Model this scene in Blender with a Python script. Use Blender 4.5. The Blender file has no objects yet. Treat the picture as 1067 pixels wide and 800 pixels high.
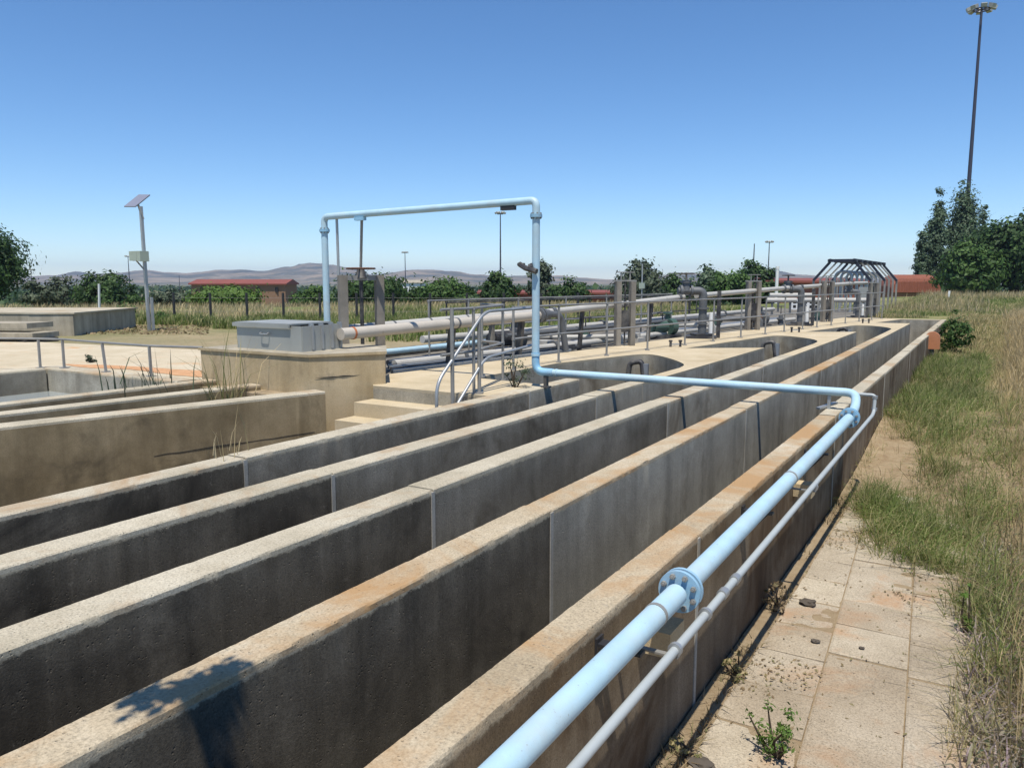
import bpy, bmesh, math, random
import numpy as np
from mathutils import Vector, Matrix, noise
R = math.radians
random.seed(7)
C = bpy.context.scene.collection
# ------------------------------------------------------------------ camera
CAMZ = 2.27
F, PITCH, YAW = 815.0, R(7.41), R(31.19)
cam_d = bpy.data.cameras.new('camera'); cam = bpy.data.objects.new('camera', cam_d); C.objects.link(cam)
cam.location = (0, 0, CAMZ); cam.rotation_euler = (R(90) - PITCH, 0, YAW)
cam_d.sensor_width = 36; cam_d.lens = 36 * F / 1067; cam_d.clip_end = 20000; cam_d.clip_start = 0.05
bpy.context.scene.camera = cam
# ------------------------------------------------------------------ light
SUN = Vector((0.18, -0.34, 1.0)).normalized()          # towards the sun
w = bpy.data.worlds.new('World'); bpy.context.scene.world = w; w.use_nodes = True
nt = w.node_tree; bg = nt.nodes['Background']; bg.inputs[1].default_value = 0.136
sky = nt.nodes.new('ShaderNodeTexSky'); sky.sky_type = 'NISHITA'; sky.sun_disc = False
sky.sun_elevation = math.asin(SUN.z); sky.sun_rotation = math.atan2(SUN.x, SUN.y)
sky.altitude = 900; sky.air_density = 0.9; sky.dust_density = 0.0; sky.ozone_density = 5.0
hs = nt.nodes.new('ShaderNodeHueSaturation'); hs.inputs['Saturation'].default_value = 1.14
nt.links.new(sky.outputs[0], hs.inputs['Color']); nt.links.new(hs.outputs[0], bg.inputs[0])
sl = bpy.data.lights.new('sun', 'SUN'); sl.energy = 4.9; sl.angle = R(0.53); sl.color = (1, 0.945, 0.85)
so = bpy.data.objects.new('sun', sl); C.objects.link(so); so.rotation_euler = SUN.to_track_quat('Z', 'Y').to_euler()
vs = bpy.context.scene.view_settings
vs.view_transform = 'Standard'; vs.look = 'None'; vs.exposure = 0.2; vs.gamma = 1; vs.use_curve_mapping = False

# ------------------------------------------------------------------ helpers
FW = Vector((-math.sin(YAW), math.cos(YAW), 0)); RT = Vector((math.cos(YAW), math.sin(YAW), 0))
def ahead(px, d):                     # plan position d metres ahead, at a bearing given in picture columns
    k = (px - 533.5) / F / (math.cos(PITCH) + math.sin(PITCH) * 0.13)
    p = FW * d + RT * (k * d); return p.x, p.y
def zat(row, d):                      # height d metres ahead on a given picture row
    b = (400 - row) / F; return CAMZ + d * (b*math.cos(PITCH) - math.sin(PITCH)) / (math.cos(PITCH) + b*math.sin(PITCH))

class MB:
    def __init__(s): s.v, s.f, s.m = [], [], []
    def add(s, vs, fs, mi=0):
        o = len(s.v); s.v += [tuple(v) for v in vs]
        s.f += [[i + o for i in f] for f in fs]; s.m += [mi] * len(fs); return s
    def box(s, a, b, mi=0):
        x0, y0, z0 = a; x1, y1, z1 = b
        v = [(x0,y0,z0),(x1,y0,z0),(x1,y1,z0),(x0,y1,z0),(x0,y0,z1),(x1,y0,z1),(x1,y1,z1),(x0,y1,z1)]
        return s.add(v, [[0,3,2,1],[4,5,6,7],[0,1,5,4],[1,2,6,5],[2,3,7,6],[3,0,4,7]], mi)
    def prism(s, pts, z0, z1, mi_side=0, mi_top=0):
        n = len(pts)
        o = len(s.v); s.v += [(x, y, z0) for x, y in pts] + [(x, y, z1) for x, y in pts]
        for i in range(n): s.f.append([o+i, o+(i+1)%n, o+n+(i+1)%n, o+n+i]); s.m.append(mi_side)
        s.f.append([o+n+i for i in range(n)]); s.m.append(mi_top)
        s.f.append([o+i for i in range(n)][::-1]); s.m.append(mi_side); return s
    def bar(s, a, b, wx, wz=None, mi=0, up=(0,0,1)):
        a, b = Vector(a), Vector(b); wz = wz or wx; d = (b - a).normalized(); u = Vector(up)
        if abs(d.dot(u)) > .98: u = Vector((0, 1, 0))
        x = d.cross(u).normalized(); z = x.cross(d)
        v = [p + x * i * wx/2 + z * j * wz/2 for p in (a, b) for i, j in ((-1,-1),(1,-1),(1,1),(-1,1))]
        return s.add(v, [[0,1,2,3],[7,6,5,4],[0,4,5,1],[1,5,6,2],[2,6,7,3],[3,7,4,0]], mi)
    def tube(s, pts, r, n=12, mi=0, caps=True):
        P = [Vector(p) for p in pts]; k = len(P); rr = r if isinstance(r, (list, tuple)) else [r] * k
        ref = None; o = len(s.v)
        for i, p in enumerate(P):
            d = ((P[min(i+1,k-1)] - p).normalized() if i < k-1 else Vector()) + ((p - P[i-1]).normalized() if i else Vector())
            d.normalize()
            if ref is None:
                ref = Vector((0,0,1)) if abs(d.z) < .9 else Vector((1,0,0))
            x = d.cross(ref).normalized(); ref = x.cross(d).normalized()
            for j in range(n):
                a = 2*math.pi*j/n; s.v.append(tuple(p + (x*math.cos(a) + ref*math.sin(a)) * rr[i]))
        for i in range(k-1):
            for j in range(n):
                s.f.append([o+i*n+j, o+i*n+(j+1)%n, o+(i+1)*n+(j+1)%n, o+(i+1)*n+j]); s.m.append(mi)
        if caps:
            s.f.append([o+j for j in range(n)][::-1]); s.m.append(mi)
            s.f.append([o+(k-1)*n+j for j in range(n)]); s.m.append(mi)
        return s
    def disc(s, c, ax, r, t, n=20, mi=0):
        c, ax = Vector(c), Vector(ax).normalized(); return s.tube([c - ax*t/2, c + ax*t/2], r, n, mi)
    def build(s, name, mats, parent=None, smooth=0, recalc=True):
        me = bpy.data.meshes.new(name)
        off = Vector(parent['base']) if parent is not None else None
        if parent is None:
            A = np.array(s.v); off = Vector(((A[:,0].min()+A[:,0].max())/2, (A[:,1].min()+A[:,1].max())/2, A[:,2].min()))
        me.from_pydata([(x-off.x, y-off.y, z-off.z) for x, y, z in s.v], [], s.f)
        for m in (mats if isinstance(mats, (list, tuple)) else [mats]): me.materials.append(m)
        me.polygons.foreach_set('material_index', s.m)
        if recalc:
            bm = bmesh.new(); bm.from_mesh(me); bmesh.ops.recalc_face_normals(bm, faces=bm.faces); bm.to_mesh(me); bm.free()
        if smooth:
            me.polygons.foreach_set('use_smooth', [True]*len(me.polygons))
            try: me.set_sharp_from_angle(angle=R(smooth))
            except Exception: pass
        me.update()
        o = bpy.data.objects.new(name, me); C.objects.link(o)
        if parent is None: o.location = off; o['base'] = tuple(off)
        else: o.parent = parent; o['base'] = tuple(off)
        return o
def fillet(pts, r, n=6):
    P = [Vector(p) for p in pts]; out = [P[0]]
    for i in range(1, len(P)-1):
        a, b, c = P[i-1], P[i], P[i+1]; d1 = (a-b); d2 = (c-b)
        q = min(r, d1.length*.49, d2.length*.49); s_, e_ = b + d1.normalized()*q, b + d2.normalized()*q
        for k in range(n+1):
            t = k/n; out.append(s_*(1-t)**2 + b*2*t*(1-t) + e_*t*t)
    out.append(P[-1]); return out
def tag(o, label, cat, group=None, kind=None):
    if label: o['label'] = label
    if cat: o['category'] = cat
    if group: o['group'] = group
    if kind: o['kind'] = kind
    return o
def thing(name, label, cat, loc, group=None):
    o = bpy.data.objects.new(name, None); C.objects.link(o); o.location = loc; o['base'] = tuple(loc)
    o.empty_display_size = .2
    return tag(o, label, cat, group)
def dup(root, loc, label, rotz=0, scale=1.0):
    def cp(o, par):
        c = o.copy(); C.objects.link(c)
        if par is not None: c.parent = par
        for ch in o.children: cp(ch, c)
        return c
    r = cp(root, None); r.location = loc; r.rotation_euler = (0,0,rotz); r.scale = (scale,)*3; r['label'] = label
    return r
def nz(x, y, z, s=1.0): return noise.noise(Vector((x*s, y*s, z*s)))

# ------------------------------------------------------------------ materials
def new_mat(name):
    m = bpy.data.materials.new(name); m.use_nodes = True; return m, m.node_tree, m.node_tree.nodes['Principled BSDF']
def N(t, k, **kw):
    n = t.nodes.new(k)
    for a, b in kw.items(): setattr(n, a, b)
    return n
def pos(t, scale=(1,1,1)):
    g = N(t, 'ShaderNodeNewGeometry'); mp = N(t, 'ShaderNodeMapping'); mp.inputs['Scale'].default_value = scale
    t.links.new(g.outputs['Position'], mp.inputs['Vector']); return mp.outputs[0]
def noi(t, scale, detail=6, rough=.6, sc=(1,1,1), dist=0):
    n = N(t, 'ShaderNodeTexNoise'); n.inputs['Scale'].default_value = scale; n.inputs['Detail'].default_value = detail
    n.inputs['Roughness'].default_value = rough; n.inputs['Distortion'].default_value = dist
    t.links.new(pos(t, sc), n.inputs['Vector']); return n.outputs[0]
def ramp(t, fac, stops):
    r = N(t, 'ShaderNodeValToRGB'); e = r.color_ramp.elements
    while len(e) < len(stops): e.new(.5)
    for q, (p, c) in zip(e, stops): q.position = p; q.color = (*c, 1) if len(c) == 3 else c
    t.links.new(fac, r.inputs[0]); return r.outputs[0]
def mix(t, a, b, fac, mode='MIX'):
    m = N(t, 'ShaderNodeMix', data_type='RGBA', blend_type=mode)
    for s_, v in ((0, fac), (6, a), (7, b)):
        if hasattr(v, 'is_output'): t.links.new(v, m.inputs[s_])
        elif s_ == 0: m.inputs[0].default_value = v
        else: m.inputs[s_].default_value = (*v, 1)
    return m.outputs[2]
def bump(t, b, h, strength=.4, dist=.01):
    n = N(t, 'ShaderNodeBump'); n.inputs['Strength'].default_value = strength; n.inputs['Distance'].default_value = dist
    t.links.new(h, n.inputs['Height']); t.links.new(n.outputs[0], b.inputs['Normal'])
g3 = lambda v: (v, v, v)
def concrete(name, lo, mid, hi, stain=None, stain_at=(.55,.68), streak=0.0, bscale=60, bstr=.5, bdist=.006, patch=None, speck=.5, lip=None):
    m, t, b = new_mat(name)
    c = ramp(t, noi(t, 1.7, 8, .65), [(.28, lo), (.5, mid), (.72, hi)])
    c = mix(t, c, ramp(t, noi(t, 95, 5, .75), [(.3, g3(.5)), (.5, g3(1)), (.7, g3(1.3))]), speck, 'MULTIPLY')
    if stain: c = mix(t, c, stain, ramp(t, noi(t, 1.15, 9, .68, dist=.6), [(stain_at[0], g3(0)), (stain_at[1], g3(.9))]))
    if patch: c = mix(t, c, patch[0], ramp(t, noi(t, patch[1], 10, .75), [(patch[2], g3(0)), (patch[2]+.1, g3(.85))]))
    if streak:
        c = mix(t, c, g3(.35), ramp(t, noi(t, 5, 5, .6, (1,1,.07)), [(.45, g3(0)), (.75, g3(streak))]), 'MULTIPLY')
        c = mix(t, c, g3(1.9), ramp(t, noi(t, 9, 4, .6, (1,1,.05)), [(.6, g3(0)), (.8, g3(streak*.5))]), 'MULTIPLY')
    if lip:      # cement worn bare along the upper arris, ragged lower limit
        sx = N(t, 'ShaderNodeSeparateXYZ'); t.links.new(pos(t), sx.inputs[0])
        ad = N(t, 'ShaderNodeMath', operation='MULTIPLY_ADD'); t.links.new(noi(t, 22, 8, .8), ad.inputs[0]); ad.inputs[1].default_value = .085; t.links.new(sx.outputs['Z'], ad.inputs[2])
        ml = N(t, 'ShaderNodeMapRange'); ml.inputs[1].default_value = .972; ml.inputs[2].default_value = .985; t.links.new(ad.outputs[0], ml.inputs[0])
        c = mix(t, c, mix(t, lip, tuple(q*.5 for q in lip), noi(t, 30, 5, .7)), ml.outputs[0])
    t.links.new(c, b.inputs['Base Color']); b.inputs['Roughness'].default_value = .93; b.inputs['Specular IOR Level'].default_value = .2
    h = N(t, 'ShaderNodeMath', operation='ADD')
    fine = N(t, 'ShaderNodeMath', operation='MULTIPLY'); t.links.new(noi(t, 150, 4, .65), fine.inputs[0]); fine.inputs[1].default_value = .45
    t.links.new(fine.outputs[0], h.inputs[0])
    vo = N(t, 'ShaderNodeTexVoronoi'); vo.inputs['Scale'].default_value = bscale; vo.inputs['Randomness'].default_value = 1; t.links.new(pos(t), vo.inputs['Vector'])
    pit = mix(t, g3(1), ramp(t, vo.outputs['Distance'], [(.08, g3(0)), (.26, g3(1))]), ramp(t, noi(t, bscale*.33, 3, .6), [(.5, g3(0)), (.6, g3(1))]))
    t.links.new(pit, h.inputs[1])
    bump(t, b, h.outputs[0], bstr, bdist); return m
M = {}
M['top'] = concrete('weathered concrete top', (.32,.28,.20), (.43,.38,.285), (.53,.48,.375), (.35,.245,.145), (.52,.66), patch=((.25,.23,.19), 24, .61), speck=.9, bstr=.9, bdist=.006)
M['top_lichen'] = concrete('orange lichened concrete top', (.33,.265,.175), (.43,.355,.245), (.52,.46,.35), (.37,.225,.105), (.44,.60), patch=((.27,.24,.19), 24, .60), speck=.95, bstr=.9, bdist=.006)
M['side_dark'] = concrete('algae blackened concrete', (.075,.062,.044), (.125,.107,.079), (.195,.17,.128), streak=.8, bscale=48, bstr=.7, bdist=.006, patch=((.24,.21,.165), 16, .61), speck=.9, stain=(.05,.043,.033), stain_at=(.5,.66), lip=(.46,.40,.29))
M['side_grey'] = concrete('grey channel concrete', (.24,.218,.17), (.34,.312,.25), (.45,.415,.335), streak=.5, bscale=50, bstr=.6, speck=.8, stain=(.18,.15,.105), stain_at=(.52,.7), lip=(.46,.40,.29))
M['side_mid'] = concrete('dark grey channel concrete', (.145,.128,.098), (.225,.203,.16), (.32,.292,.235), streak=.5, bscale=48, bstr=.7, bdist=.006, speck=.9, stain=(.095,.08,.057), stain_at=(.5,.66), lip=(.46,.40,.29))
M['outer'] = concrete('outer wall concrete', (.125,.092,.058), (.19,.145,.095), (.27,.22,.155), (.095,.058,.030), (.5,.62), streak=.7, speck=.9, lip=(.44,.37,.26))
M['tan'] = concrete('tan concrete', (.38,.29,.165), (.47,.37,.225), (.54,.44,.29), (.24,.185,.115), (.56,.70), streak=.35)
M['tan_dark'] = concrete('brown stained concrete', (.15,.115,.065), (.235,.185,.11), (.33,.265,.165), (.10,.08,.05), (.52,.68), streak=.5)
M['deck'] = concrete('pale deck concrete', (.41,.335,.215), (.49,.405,.27), (.56,.475,.34), (.38,.30,.18), (.56,.70), bstr=.3)
M['slab'] = concrete('paving slab', (.27,.225,.165), (.35,.298,.225), (.42,.37,.29), (.35,.21,.115), (.53,.68), bscale=80, bstr=.9, patch=((.24,.20,.135), 11, .60), speck=1.0)
M['post_c'] = concrete('grey concrete post', (.15,.135,.115), (.22,.20,.17), (.30,.275,.235), streak=.5)
M['tank_c'] = concrete('pale tank concrete', (.27,.24,.18), (.36,.32,.245), (.45,.405,.32), streak=.6)
M['apron'] = concrete('beige apron', (.43,.36,.245), (.50,.425,.30), (.56,.485,.36), (.50,.27,.12), (.58,.72), bstr=.2)
M['sealant'] = concrete('pale joint sealant', (.24,.225,.19), (.36,.34,.295), (.46,.44,.39), bscale=90, bstr=.4)
def paint(name, col, rough=.45, metal=0, var=.25, rust=None, rl=.62, spec=.5, scale=6):
    m, t, b = new_mat(name)
    c = mix(t, col, tuple(x*.6 for x in col), ramp(t, noi(t, scale, 7, .7), [(.42, g3(0)), (.75, g3(var*2))]))
    c = mix(t, c, tuple(min(1, x*1.25) for x in col), ramp(t, noi(t, scale*4, 5, .6), [(.5, g3(0)), (.8, g3(var))]))
    if rust:
        c = mix(t, c, rust, ramp(t, noi(t, scale*1.7, 9, .75), [(rl, g3(0)), (rl+.07, g3(.9))]))
        c = mix(t, c, rust, ramp(t, noi(t, 70, 3, .6), [(.68, g3(0)), (.72, g3(.7))]))
        c = mix(t, c, (.46,.42,.35), ramp(t, noi(t, 2.2, 8, .7), [(.45, g3(0)), (.72, g3(.45))]))
    t.links.new(c, b.inputs['Base Color']); b.inputs['Roughness'].default_value = rough; b.inputs['Metallic'].default_value = metal
    b.inputs['Specular IOR Level'].default_value = spec
    bump(t, b, noi(t, 90, 4, .6), .15, .002); return m
M['blue'] = paint('pale blue pipe paint', (.40,.575,.665), .48, var=.22, rust=(.20,.21,.21), rl=.655)
M['blue_dull'] = paint('dull blue flange paint', (.25,.47,.64), .5, var=.25, rust=(.12,.1,.09), rl=.68)
M['galv'] = paint('galvanised steel', (.40,.41,.41), .42, .55, .3)
M['galv_dull'] = paint('dull galvanised rail', (.27,.265,.25), .55, .3, .35, rust=(.14,.08,.05), rl=.64)
M['pvc'] = paint('grey plastic conduit', (.37,.40,.40), .5, var=.15)
M['white_pipe'] = paint('chalky white pipe', (.43,.415,.38), .6, var=.3, rust=(.20,.17,.14), rl=.62, scale=3)
M['tan_pipe'] = paint('dusty pipe', (.47,.425,.36), .65, var=.25, rust=(.30,.20,.13), rl=.62, scale=3)
M['steel_dark'] = paint('dark steel', (.035,.035,.04), .55, .3, .3, rust=(.10,.05,.03), rl=.66)
M['grey_steel'] = paint('grey pump casting', (.12,.125,.13), .6, .2, .3)
M['rust'] = paint('rusted steel', (.13,.06,.035), .8, .1, .5)
M['tank_metal'] = paint('galvanised tank sheet', (.36,.365,.335), .5, .25, .25, scale=2.5)
M['green_paint'] = paint('green machine paint', (.06,.11,.085), .5, var=.3)
M['red_brick'] = paint('red brick', (.24,.075,.04), .9, var=.3, spec=.2, scale=2)
M['red_roof'] = paint('red roof sheet', (.22,.062,.042), .7, var=.3, scale=.5)
M['brown_wall'] = paint('brown brick wall', (.24,.145,.09), .9, var=.25, spec=.2)
M['rust_roof'] = paint('rust red corrugated sheet', (.26,.088,.05), .7, var=.3, scale=2)
M['white'] = paint('white paint', (.72,.72,.70), .5, var=.15)
M['navy'] = paint('dark navy steel', (.022,.026,.042), .5, .2, .2)
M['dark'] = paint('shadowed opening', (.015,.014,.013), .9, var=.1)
M['orange'] = paint('orange terracotta', (.50,.20,.09), .7, var=.25, scale=12)
M['mast'] = paint('dark mast steel', (.06,.06,.085), .5, .4, .2)
M['panel'] = paint('solar glass', (.21,.225,.29), .15, 0, .1)
M['cab'] = paint('pale green cabinet', (.33,.38,.31), .5, var=.2)
M['bark'] = paint('bark', (.075,.058,.042), .95, var=.5, spec=.1)
M['wire'] = paint('fence wire', (.2,.2,.2), .5, .5, .1)
M['fpost'] = paint('black fence post', (.03,.03,.03), .7, var=.2)
M['cart'] = paint('pebble', (.30,.26,.2), .95, var=.4, spec=.1, scale=25)
M['litter'] = paint('dark litter', (.10,.085,.07), .9, var=.4, spec=.1)
def leafmat(name, cols, trans=.25, rough=.6):
    m, t, b = new_mat(name)
    g = N(t, 'ShaderNodeNewGeometry')
    n = len(cols); c = ramp(t, g.outputs['Random Per Island'], [((i+.5)/n, q) for i, q in enumerate(cols)])
    c = mix(t, c, ramp(t, noi(t, .9, 3, .5), [(.35, g3(.65)), (.65, g3(1.3))]), .6, 'MULTIPLY')
    t.links.new(c, b.inputs['Base Color']); b.inputs['Roughness'].default_value = rough; b.inputs['Specular IOR Level'].default_value = .25
    tr = N(t, 'ShaderNodeBsdfTranslucent'); t.links.new(c, tr.inputs[0])
    ms = N(t, 'ShaderNodeMixShader'); ms.inputs[0].default_value = trans
    t.links.new(b.outputs[0], ms.inputs[1]); t.links.new(tr.outputs[0], ms.inputs[2])
    t.links.new(ms.outputs[0], t.nodes['Material Output'].inputs[0]); return m
M['lf_dark'] = leafmat('dark green leaves', [(.025,.055,.016),(.045,.088,.022),(.075,.13,.035),(.035,.07,.02)])
M['lf_mid'] = leafmat('mid green leaves', [(.04,.085,.02),(.065,.125,.028),(.09,.155,.035),(.05,.10,.022)])
M['lf_grey'] = leafmat('grey green leaves', [(.055,.075,.045),(.085,.11,.065),(.12,.14,.09),(.06,.085,.045)])
M['lf_pop'] = leafmat('poplar leaves', [(.06,.10,.05),(.095,.145,.08),(.14,.19,.115),(.075,.12,.06)])
M['lf_lime'] = leafmat('bright green leaves', [(.07,.13,.022),(.10,.175,.03),(.13,.20,.045),(.08,.14,.025)])
M['gr_green'] = leafmat('green grass', [(.10,.155,.03),(.16,.21,.055),(.23,.265,.09),(.38,.345,.17)], .45)
M['gr_pale'] = leafmat('pale green grass', [(.20,.22,.08),(.32,.29,.13),(.44,.36,.19),(.52,.42,.24)], .45)
M['gr_dry'] = leafmat('dry straw grass', [(.44,.34,.17),(.54,.43,.24),(.62,.51,.31),(.36,.29,.15)], .45)
M['gr_brown'] = leafmat('brown seeding weeds', [(.22,.16,.09),(.32,.24,.14),(.19,.18,.08),(.40,.30,.18)], .35)
M['gr_mauve'] = leafmat('mauve flowering weeds', [(.36,.31,.25),(.42,.35,.34),(.25,.25,.12),(.36,.28,.31)], .35)

# ------------------------------------------------------------------ terrain
def sm(a, b, x):
    t = max(0, min(1, (x-a)/(b-a))); return t*t*(3-2*t)
def tz(x, y):
    d = math.hypot(x, y)
    lf = sm(-2, -40, x) if y > 10 else 1.0
    if x > -1.28 and y < 60:
        z = .25*sm(9, 12.5, y) + .65*sm(24, 34, y) + .55*sm(.25, 1.7, x)*(1-sm(24, 34, y))
    else: z = .9
    az = math.atan2(-x, max(y, .01)) if y > 0 else 1.5
    k = 26 + (13-26)*(1 - sm(R(3), R(20), az))
    zf = CAMZ - k*d/815*1.02
    if d > 40: z = z + (max(zf, -4.6) - z) * sm(40, 62, d)
    if d > 30: z += .12*nz(x, y, 3, .06)*sm(30, 60, d)
    return z
def inside(x, y):
    if -7.1 < x < -1.28 and y < 31.3: return True
    return -12.25 < x <= -7.1 and y < 6.6
def coords(lo, hi, fixed, near, far_fac):
    c = set(fixed); v = near
    a = [v0 for v0 in np.arange(-30, 60, near)]
    c |= set(round(float(q), 3) for q in a if lo <= q <= hi)
    s_ = 1.2; q = 60.0
    while q < hi: c.add(round(q, 2)); q += s_; s_ *= far_fac
    s_ = 1.2; q = -30.0
    while q > lo: c.add(round(q, 2)); q -= s_; s_ *= far_fac
    return sorted(c)
xs = coords(-4200, 1800, [-12.26, -12.24, -7.11, -7.09, -1.29, -1.27], .6, 1.12)
ys = coords(-60, 4600, [6.59, 6.61, 31.29, 31.31], .6, 1.12)
V = [(x, y, -1.0 if inside(x, y) else tz(x, y) + .015*nz(x, y, 0, 2.2)) for y in ys for x in xs]
nx = len(xs); Fc = [[j*nx+i, j*nx+i+1, (j+1)*nx+i+1, (j+1)*nx+i] for j in range(len(ys)-1) for i in range(nx-1)]
mt, t, b = new_mat('rough ground')
c1 = ramp(t, noi(t, .35, 9, .7), [(.3, (.085,.115,.035)), (.48, (.15,.165,.06)), (.60, (.26,.225,.11)), (.75, (.37,.29,.165))])
c2 = ramp(t, noi(t, 7, 8, .75), [(.3, (.22,.165,.105)), (.5, (.33,.26,.17)), (.7, (.42,.335,.23))])
gp = N(t, 'ShaderNodeNewGeometry'); ln = N(t, 'ShaderNodeVectorMath', operation='LENGTH'); t.links.new(gp.outputs['Position'], ln.inputs[0])
mr = N(t, 'ShaderNodeMapRange'); mr.inputs[1].default_value = 13; mr.inputs[2].default_value = 30; t.links.new(ln.outputs['Value'], mr.inputs[0])
c = mix(t, c2, c1, mr.outputs[0])
cf = ramp(t, noi(t, .012, 6, .65), [(.35, (.055,.075,.035)), (.5, (.10,.11,.05)), (.62, (.25,.20,.12)), (.75, (.36,.31,.24))])
mr2 = N(t, 'ShaderNodeMapRange'); mr2.inputs[1].default_value = 120; mr2.inputs[2].default_value = 400; t.links.new(ln.outputs['Value'], mr2.inputs[0])
c = mix(t, c, cf, mr2.outputs[0])
t.links.new(c, b.inputs['Base Color']); b.inputs['Roughness'].default_value = .97; b.inputs['Specular IOR Level'].default_value = .1
bump(t, b, noi(t, 22, 8, .75), .7, .03)
mb = MB(); mb.add(V, Fc); tag(mb.build('ground', mt, recalc=False, smooth=40), None, None, kind='structure')

# hills on the horizon
mh, t, b = new_mat('dry hillside')
c = ramp(t, noi(t, .0045, 8, .65), [(.36, (.05,.055,.03)), (.47, (.11,.10,.055)), (.56, (.24,.185,.11)), (.7, (.32,.25,.16))])
c = mix(t, c, (.50,.46,.40), ramp(t, noi(t, .02, 5, .7, (1,1,6)), [(.60, g3(0)), (.70, g3(.7))]))
t.links.new(c, b.inputs['Base Color']); b.inputs['Roughness'].default_value = 1; b.inputs['Specular IOR Level'].default_value = 0
hp = [(-300,288),(0,290),(55,288),(80,284),(100,286),(125,285),(150,282),(175,285),(200,285),(230,282),(258,282),(275,283),(300,279),(318,276),(345,276.5),(365,280),(390,287),(408,285),(430,282),(450,282),(470,284),(500,287),(520,289),(545,288),(585,288),(600,290),(640,292),(690,288),(700,285),(730,286),(760,287),(790,284),(810,283),(830,287),(870,290),(950,292),(1300,292)]
def hy(px):
    for (a, ya), (b_, yb) in zip(hp, hp[1:]):
        if a <= px <= b_: return ya + (yb-ya)*sm(a, b_, px)
    return 292
mb = MB(); cols = list(range(-300, 1300, 4)); rows = 9; V = []
for px in cols:
    for r_ in range(rows):
        u = r_/(rows-1); d = 2300 + 1500*u
        x, y = ahead(px, d); H_ = (294 - hy(px) + 1.2) * 3800/815 + 6
        z = -6 + H_ * sm(0, 1, u)**1.3 + (4*nz(px, r_*3, 1, .05) + 2.2*nz(px, r_*7, 1, .17)) * sm(0, .4, u) * (H_/50)
        V.append((x, y, z))
Fc = [[i*rows+j, (i+1)*rows+j, (i+1)*rows+j+1, i*rows+j+1] for i in range(len(cols)-1) for j in range(rows-1)]
mb.add(V, Fc); tag(mb.build('hills', mh, smooth=60, recalc=False), None, None, kind='structure')

# ------------------------------------------------------------------ haze (real air)
HAZE = True
if HAZE:
    mz = bpy.data.materials.new('haze'); mz.use_nodes = True; t = mz.node_tree
    t.nodes.remove(t.nodes['Principled BSDF'])
    pv = N(t, 'ShaderNodeVolumePrincipled'); pv.inputs['Color'].default_value = (.60,.72,.98,1)
    pv.inputs['Density'].default_value = .00017; pv.inputs['Anisotropy'].default_value = 0.1
    t.links.new(pv.outputs[0], t.nodes['Material Output'].inputs['Volume'])
    mb = MB(); mb.box((-4300,-70,-13), (2200,5000,100)); tag(mb.build('haze', mz), None, None, kind='stuff')

# ------------------------------------------------------------------ channel walls
HT = .97
def wall_mesh(mb, x0, x1, y0, y1, z1, z0=-.62, step=.05, seed=0, rough=1.0, skew=None):
    wd = x1 - x0
    H_ = z1 - z0
    prof = [(0,0,'s'),(0,.55,'s'),(0,.85,'s'),(0,1-.030/H_,'e'),(.0,1-.007/H_,'c'),(.03,1,'c'),(.12,1,'t'),(.5,1,'t'),(.88,1,'t'),(.97,1,'c'),(1,1-.007/H_,'c'),(1,1-.030/H_,'e'),(1,.85,'s'),(1,.55,'s'),(1,0,'s')]
    n = max(2, int((y1-y0)/step)); o = len(mb.v); k = len(prof)
    for i in range(n+1):
        y = y0 + (y1-y0)*i/n
        for j, (u, v, q) in enumerate(prof):
            x = x0 + u*wd; z = z0 + v*(z1-z0)
            if q in 'ec':
                a = abs(nz(y, seed+u*5, 0, 14) + .8*nz(y, seed+u*3, 5, 41)) * .005 * rough
                chip = max(0, nz(y, seed*3+u*5, 2, 9.3) - .42) * .010 * rough
                if q == 'e': x += .3*(a + chip)*(1 if u < .5 else -1)
                else: x += (a + chip)*(1 if u < .5 else -1); z -= (.3*a + .5*chip if v < 1 else .2*chip)
            elif q == 't': z += .0025*nz(x*8, y*6, seed, 1)*rough
            else: x += .004*nz(y, z, seed+u*9, 3)*rough
            if skew: x += skew(y)
            mb.v.append((x, y, z))
    for i in range(n):
        for j in range(k-1):
            mb.f.append([o+i*k+j, o+(i+1)*k+j, o+(i+1)*k+j+1, o+i*k+j+1])
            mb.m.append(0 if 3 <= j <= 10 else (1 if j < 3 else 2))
    for i in (0, n): mb.f.append([o+i*k+j for j in range(k)]); mb.m.append(2)
    return mb
WALLS = [(-4.86,-4.655, 9.45, 'leftmost long channel wall, beside the stair handrail, pale dusty top'),
         (-3.975,-3.77, 9.5, 'second long channel wall from the left, pinkish smooth stretch on its near top'),
         (-3.12,-2.915, 14.5, 'third long channel wall from the left, grey whitish top and rough black face'),
         (-2.25,-2.065, 20.0, 'fourth long channel wall from the left, orange lichen and a leafy shadow on its top')]
JN = [3.85, 8.1, 12.35, 16.6, 20.85, 25.1, 29.3]
def long_wall(x0, x1, yend, label, i, mats):
    rt = thing('channel_wall', label, 'channel wall', ((x0+x1)/2, 3, -.62), 'parallel concrete channel walls')
    cuts = [-3.0] + [j for j in JN if j < yend-.3] + [yend]
    for q in range(len(cuts)-1):
        a, b_ = cuts[q] + (.006 if q else 0), cuts[q+1] - (.006 if q < len(cuts)-2 else 0)
        near = b_ < 9
        mb = MB(); dz = (.006 if (q+i) % 2 else 0)
        wall_mesh(mb, x0, x1, a, b_, HT + dz, step=.022 if near else .12, seed=i*7.3+q*1.9)
        mb.build('wall_panel', mats[min(q, len(mats)-1)], rt, smooth=24)
    for j in cuts[1:-1]:
        mb = MB()
        mb.box((x1-.03, j-.016, -.6), (x1+.0045, j+.018, HT-.012)).box((x0-.0045, j-.012, -.6), (x0+.03, j+.014, HT-.012))
        mb.build('joint_strip', M['sealant'], rt)
    return rt
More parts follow.
